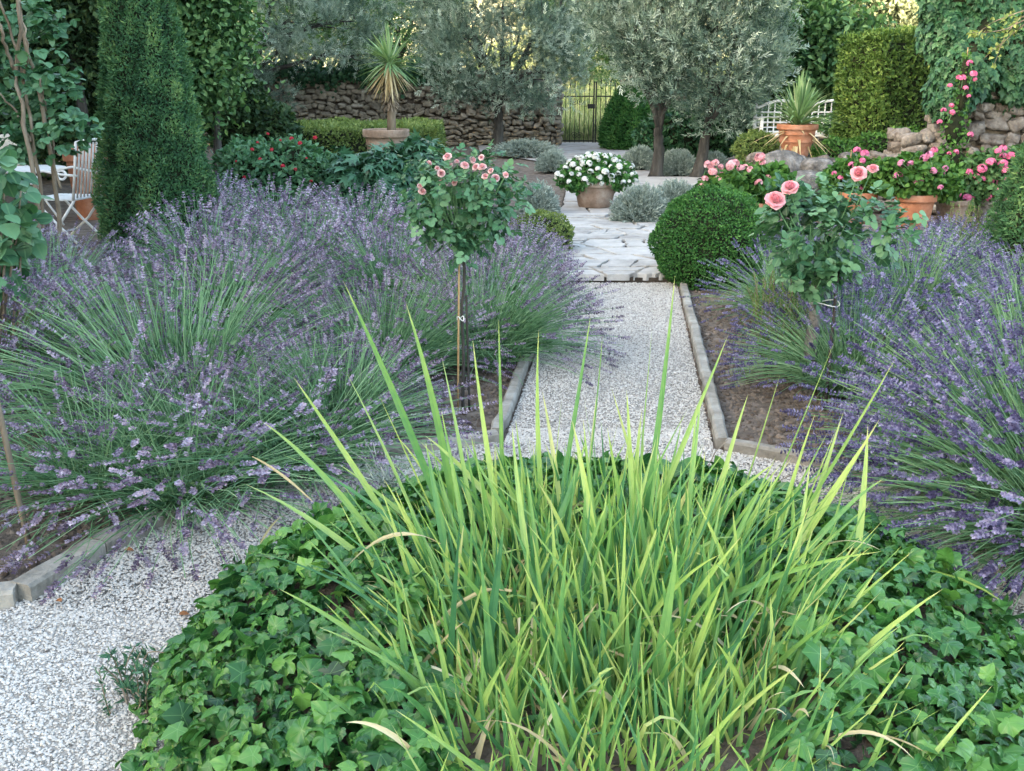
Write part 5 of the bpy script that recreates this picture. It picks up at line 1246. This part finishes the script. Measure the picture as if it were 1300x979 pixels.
# ------------------------------------------------------------------ left edge: climber, chair, table, shrub
def garden_chair():
    cp = at(106, 240, 11.6); o = thing('garden_chair', 'white slatted folding garden chair with scrolled arms', 'chair', (cp[0]-.02, 11.2, 0), -.2)
    s = 1.16
    def bar(name, pts, r=.013): mb = MB(); mb.tube(np.array(pts)*s, r, 7); return mb.build(name, M['white_paint'], o, True)
    # the chair faces -x: back at +x
    for i in range(9):
        mb = MB(); mb.box((-.22+.052*i, 0, .455), (.040, .46, .016), 0, .5, .004); mb.V[0] *= s; mb.build('seat_slat', M['white_paint'], o)
    for y in (-.22, .22):
        bar('leg', [(-.24, y, 0), (.05, y, .24), (.22, y, .45)], .015); bar('leg', [(.24, y*.92, 0), (0, y*.92, .22), (-.22, y*.92, .45)], .015)
        bar('back_post', [(.21, y, .45), (.27, y, .75), (.31, y, .98)], .015)
        a = np.linspace(0, 1.6*2*PI*.75, 20); q = .055*(1-.06*a)
        sc_ = [(.28, y, .68), (.1, y, .69), (-.06, y, .72), (-.18, y, .70)]+[(-.19-.05*math.sin(t)*1.0+.0, y, .645+.055*math.cos(t)*(1-.05*t)) for t in a]
        bar('armrest', sc_, .014)
    for y in np.linspace(-.16, .16, 7): bar('back_slat', [(.215, y, .47), (.27, y, .75), (.31, y, .97)], .011)
    bar('top_rail', [(.31, -.22, .98), (.31, 0, 1.0), (.31, .22, .98)], .016); bar('cross_bar', [(-.1, -.22, .12), (-.1, .22, .12)], .010)
garden_chair()
tp = at(45, 222, 12.6); o = thing('garden_table', 'white garden table behind the climbing shrub at left', 'table', (tp[0]-.1, 12.6, 0))
mb = MB(); mb.lathe([(.001, .70), (.44, .70), (.45, .715), (.45, .73), (.001, .735)], 28); mb.build('tabletop', M['white_paint'], o)
for k in range(3):
    a = k*2*PI/3+.4; mb = MB(); mb.tube([(0.05*math.cos(a), .05*math.sin(a), .70), (.15*math.cos(a), .15*math.sin(a), .35), (.34*math.cos(a), .34*math.sin(a), 0)], .014, 7); mb.build('leg', M['white_paint'], o, True)
ct = at(16, 196, 12.9); mb = MB(); v, f = stone_tpl(6, 3); mb.faces(v*np.array([.24, .09, .2]), f); oo = mb.build('cushion', M['cushion'], None, True, loc=(ct[0], 12.9, .735+.19)); tag(oo, 'cream cushion leaning behind the white table at the left edge', 'cushion')
tb = at(113, 218, 13.4); pot('terracotta_pot', 'large terracotta pot behind the white chair', (tb[0], 13.4, 0), .30, 1.02 if False else .95, 'terracotta')
# climbing shrub on bare leaning stems
rng = np.random.default_rng(180)
b = np.array([at(50, 330, 8.6)[0], 8.6, 0]); o = thing('climbing_shrub', 'climbing shrub with bare twisted stems at the left edge', 'climber', b)
mb = MB(); Yc = 8.6
for pts, r in (([(52, 330), (45, 240), (30, 150), (18, 90), (25, 30), (18, -40)], .022), ([(60, 330), (52, 230), (42, 175), (30, 100), (15, 40), (-5, -10)], .018), ([(80, 330), (72, 250), (60, 165), (48, 95), (30, 60), (20, -30)], .022), ([(75, 240), (62, 150), (50, 100)], .012), ([(30, 100), (36, 60), (22, 0)], .012), ([(18, 90), (2, 40), (-10, 10)], .016), ([(40, 180), (20, 140), (-10, 110)], .012)):
    P = np.array([at(x, y, Yc+rng.normal(0, .1))-b for x, y in pts]); t = np.linspace(0, 1, len(P)); tt = np.linspace(0, 1, 14)
    P = np.stack([np.interp(tt, t, P[:, i]) for i in range(3)], -1); P[1:-1] = (P[:-2]+2*P[1:-1]+P[2:])/4
    P[:, :2] += rng.normal(0, .008, (14, 2)); P[0, 2] = max(P[0, 2], -.02) if pts[0][1] < 300 else -.02; mb.tube(P, np.linspace(r, r*.55, 14), 8)
mb.build('stems', M['bark_pale'], o, True)
lm = lumps_px(b, Yc, [(62, 100, 34, 36, .2), (75, 160, 40, 30, .1), (30, 120, 30, 40, .4), (50, 20, 30, 26, .3), (92, 172, 30, 13, .2), (25, 180, 22, 24, .1), (10, 60, 30, 40, .5)], .3)
P, O, v = lump_points(rng, lm, 620, .9, .2); m_ = len(P)
mb = MB(); ax = norm(O*.4+np.array([.1, -.1, -.35])+sphere_pts(rng, m_)*.8); hint = norm(np.array([0, -.2, .9])+sphere_pts(rng, m_)*.5); x = norm(np.cross(ax, hint))
mb.scatter(ROUND, P, ax, hint, .06+.045*rng.random(m_), v, zs=.5+rng.random(m_))
for sg in (-1, 1): mb.scatter(ROUND, P, ax*.5+x*sg, hint, .05+.035*rng.random(m_), v, zs=.5+rng.random(m_))
mb.build('foliage', M['rose_leaf'], o, True)
# shrub with rounded leaves, closer at left edge
b = np.array([at(5, 380, 5.2)[0], 5.2, 0])
o = thing('round_leaved_shrub', 'shrub with large rounded leaves at the left edge', 'shrub', b)
rng = np.random.default_rng(181); lm = lumps_px(b, 5.2, [(8, 250, 26, 26, 0), (18, 290, 30, 26, 0), (0, 330, 26, 34, 0), (-30, 290, 40, 70, .1), (6, 220, 18, 20, 0)], .2)
P, O, v = lump_points(rng, lm, 300, .8, .2); m_ = len(P); ax = norm(O*.6+np.array([.2, -.1, -.3])+sphere_pts(rng, m_)*.6); hint = norm(np.array([.1, -.4, .9])+sphere_pts(rng, m_)*.45)
mb = MB(); mb.scatter(ROUND, P, ax, hint, .075+.05*rng.random(m_), np.clip(v+.1, 0, 1), zs=.6+rng.random(m_)); mb.build('foliage', M['rose_leaf'], o, True)
mb = MB()
for i in range(22):
    e = P[rng.integers(m_)]; mb.tube(np.linspace([rng.normal(-.15, .05), rng.normal(0, .05), 0], e, 6)+rng.normal(0, .01, (6, 3)), np.linspace(.012, .004, 6), 6)
mb.build('stems', M['bark_pale'], o, True)

def sprig_plant(name, label, cat, loc, n, h, spread, leaf, per, seed, mat, group=None):
    rng = np.random.default_rng(seed); o = thing(name, label, cat, loc, group=group); S = 7; t = np.linspace(0, 1, S)
    a = rng.random(n)*2*PI; r = spread*np.sqrt(rng.random(n)); base = np.stack([r*.5*np.cos(a), r*.5*np.sin(a), np.zeros(n)], -1)
    tip = np.stack([r*1.3*np.cos(a), r*1.3*np.sin(a), h*(.65+.4*rng.random(n))], -1)
    P = base[:, None]+(tip-base)[:, None]*t[None, :, None]+(rng.normal(0, .03, (n, 1, 3)))*np.sin(t*PI)[None, :, None]
    mb = MB(); mb.tubes(P, .003*(1.2-.6*t), 4, .3); mb.build('stems', M['bark_pale'], o)
    k = n*per; q = rng.integers(0, n, k); tt = .15+.85*rng.random(k); pos = base[q]+(tip-base)[q]*tt[:, None]; pos = np.stack([pos[:, 0], pos[:, 1], pos[:, 2]], -1)
    ii = np.minimum((tt*(S-1)).astype(int), S-2); fr = (tt*(S-1)-ii)[:, None]; pos = P[q, ii]*(1-fr)+P[q, ii+1]*fr
    ax = norm(norm(tip-base)[q]*.7+sphere_pts(rng, k)*.8); mb = MB(); mb.scatter(SLIM, pos, ax, sphere_pts(rng, k), leaf*(.7+.6*rng.random(k)), np.clip(.3+.4*tt+rng.normal(0, .15, k), 0, 1)); mb.build('foliage', M[mat], o)
    return o
g = G(20, 515); sprig_plant('rosemary_bush', 'upright yellow green rosemary at the left edge', 'rosemary', (g[0]-.12, g[1]+.1, 0), 120, .55, .32, .026, 70, 191, 'herb', 'rosemary bushes')
g = G(1008, 505); sprig_plant('rosemary_bush', 'upright green rosemary behind the right rose trunk', 'rosemary', (g[0], g[1]+.5, 0), 60, .62, .18, .026, 70, 192, 'herb', 'rosemary bushes')
g = at(1240, 310, 9.6); sprig_plant('rosemary_bush', 'bright upright rosemary beside the dark clipped cone', 'rosemary', (g[0], 9.7, 0), 60, .62, .2, .03, 50, 193, 'herb', 'rosemary bushes')
g = G(170, 905); sprig_plant('feathery_weed', 'feathery green weed growing in the gravel beside the ivy', 'weed', (g[0]+.02, g[1], 0), 14, .17, .09, .03, 34, 194, 'fatsia')
for x, y, lab in ((227, 780, 'brown fallen leaf on the gravel beside the ivy'), (78, 764, 'tan fallen leaf on the gravel near the left kerb'), (158, 698, 'small brown fallen leaf beside the left kerb')):
    q = G(x, y, .028); mb = MB(); r_ = np.random.default_rng(x); mb.scatter(OVAL, np.zeros((1, 3)), np.array([[r_.normal(), r_.normal(), .1]]), np.array([[.2, -.3, 1]]), .035, zs=np.array([1.6])); oo = mb.build('fallen_leaf', M['petal_fallen'], None, loc=(float(q[0]), float(q[1]), .028)); tag(oo, lab, 'leaf', 'fallen leaves on the gravel')

# ------------------------------------------------------------------ light
AZ = np.array([-.90, -.42]); AZ = AZ/np.linalg.norm(AZ); EL = math.radians(15)
w = bpy.data.worlds.new('World'); sc.world = w; w.use_nodes = True; nt = w.node_tree
bg = nt.nodes['Background']; sky = nt.nodes.new('ShaderNodeTexSky'); sky.sky_type = 'NISHITA'; sky.sun_disc = False
sky.sun_elevation = EL; sky.sun_rotation = math.atan2(AZ[0], AZ[1]); sky.air_density = .7; sky.dust_density = 3.0; sky.ozone_density = .6
nt.links.new(sky.outputs[0], bg.inputs['Color']); bg.inputs['Strength'].default_value = .15
sun = bpy.data.lights.new('sun', 'SUN'); sun.energy = 2.3; sun.angle = math.radians(.5); sun.color = (1, .91, .78)
so = bpy.data.objects.new('sun', sun); C.objects.link(so)
from mathutils import Vector
dv = Vector((-AZ[0]*math.cos(EL), -AZ[1]*math.cos(EL), -math.sin(EL))); so.rotation_euler = dv.to_track_quat('-Z', 'Y').to_euler(); so.location = (-20, -10, 20)
vs = sc.view_settings; vs.view_transform = 'Standard'; vs.look = 'None'; vs.exposure = 3.45; vs.gamma = 1; vs.use_curve_mapping = False
vs.use_white_balance = True; vs.white_balance_temperature = 7950; vs.white_balance_tint = 4
cy = sc.cycles; cy.use_denoising = True; cy.max_bounces = 6; cy.diffuse_bounces = 3; cy.glossy_bounces = 2; cy.transmission_bounces = 4; cy.use_adaptive_sampling = True; cy.adaptive_threshold = .01
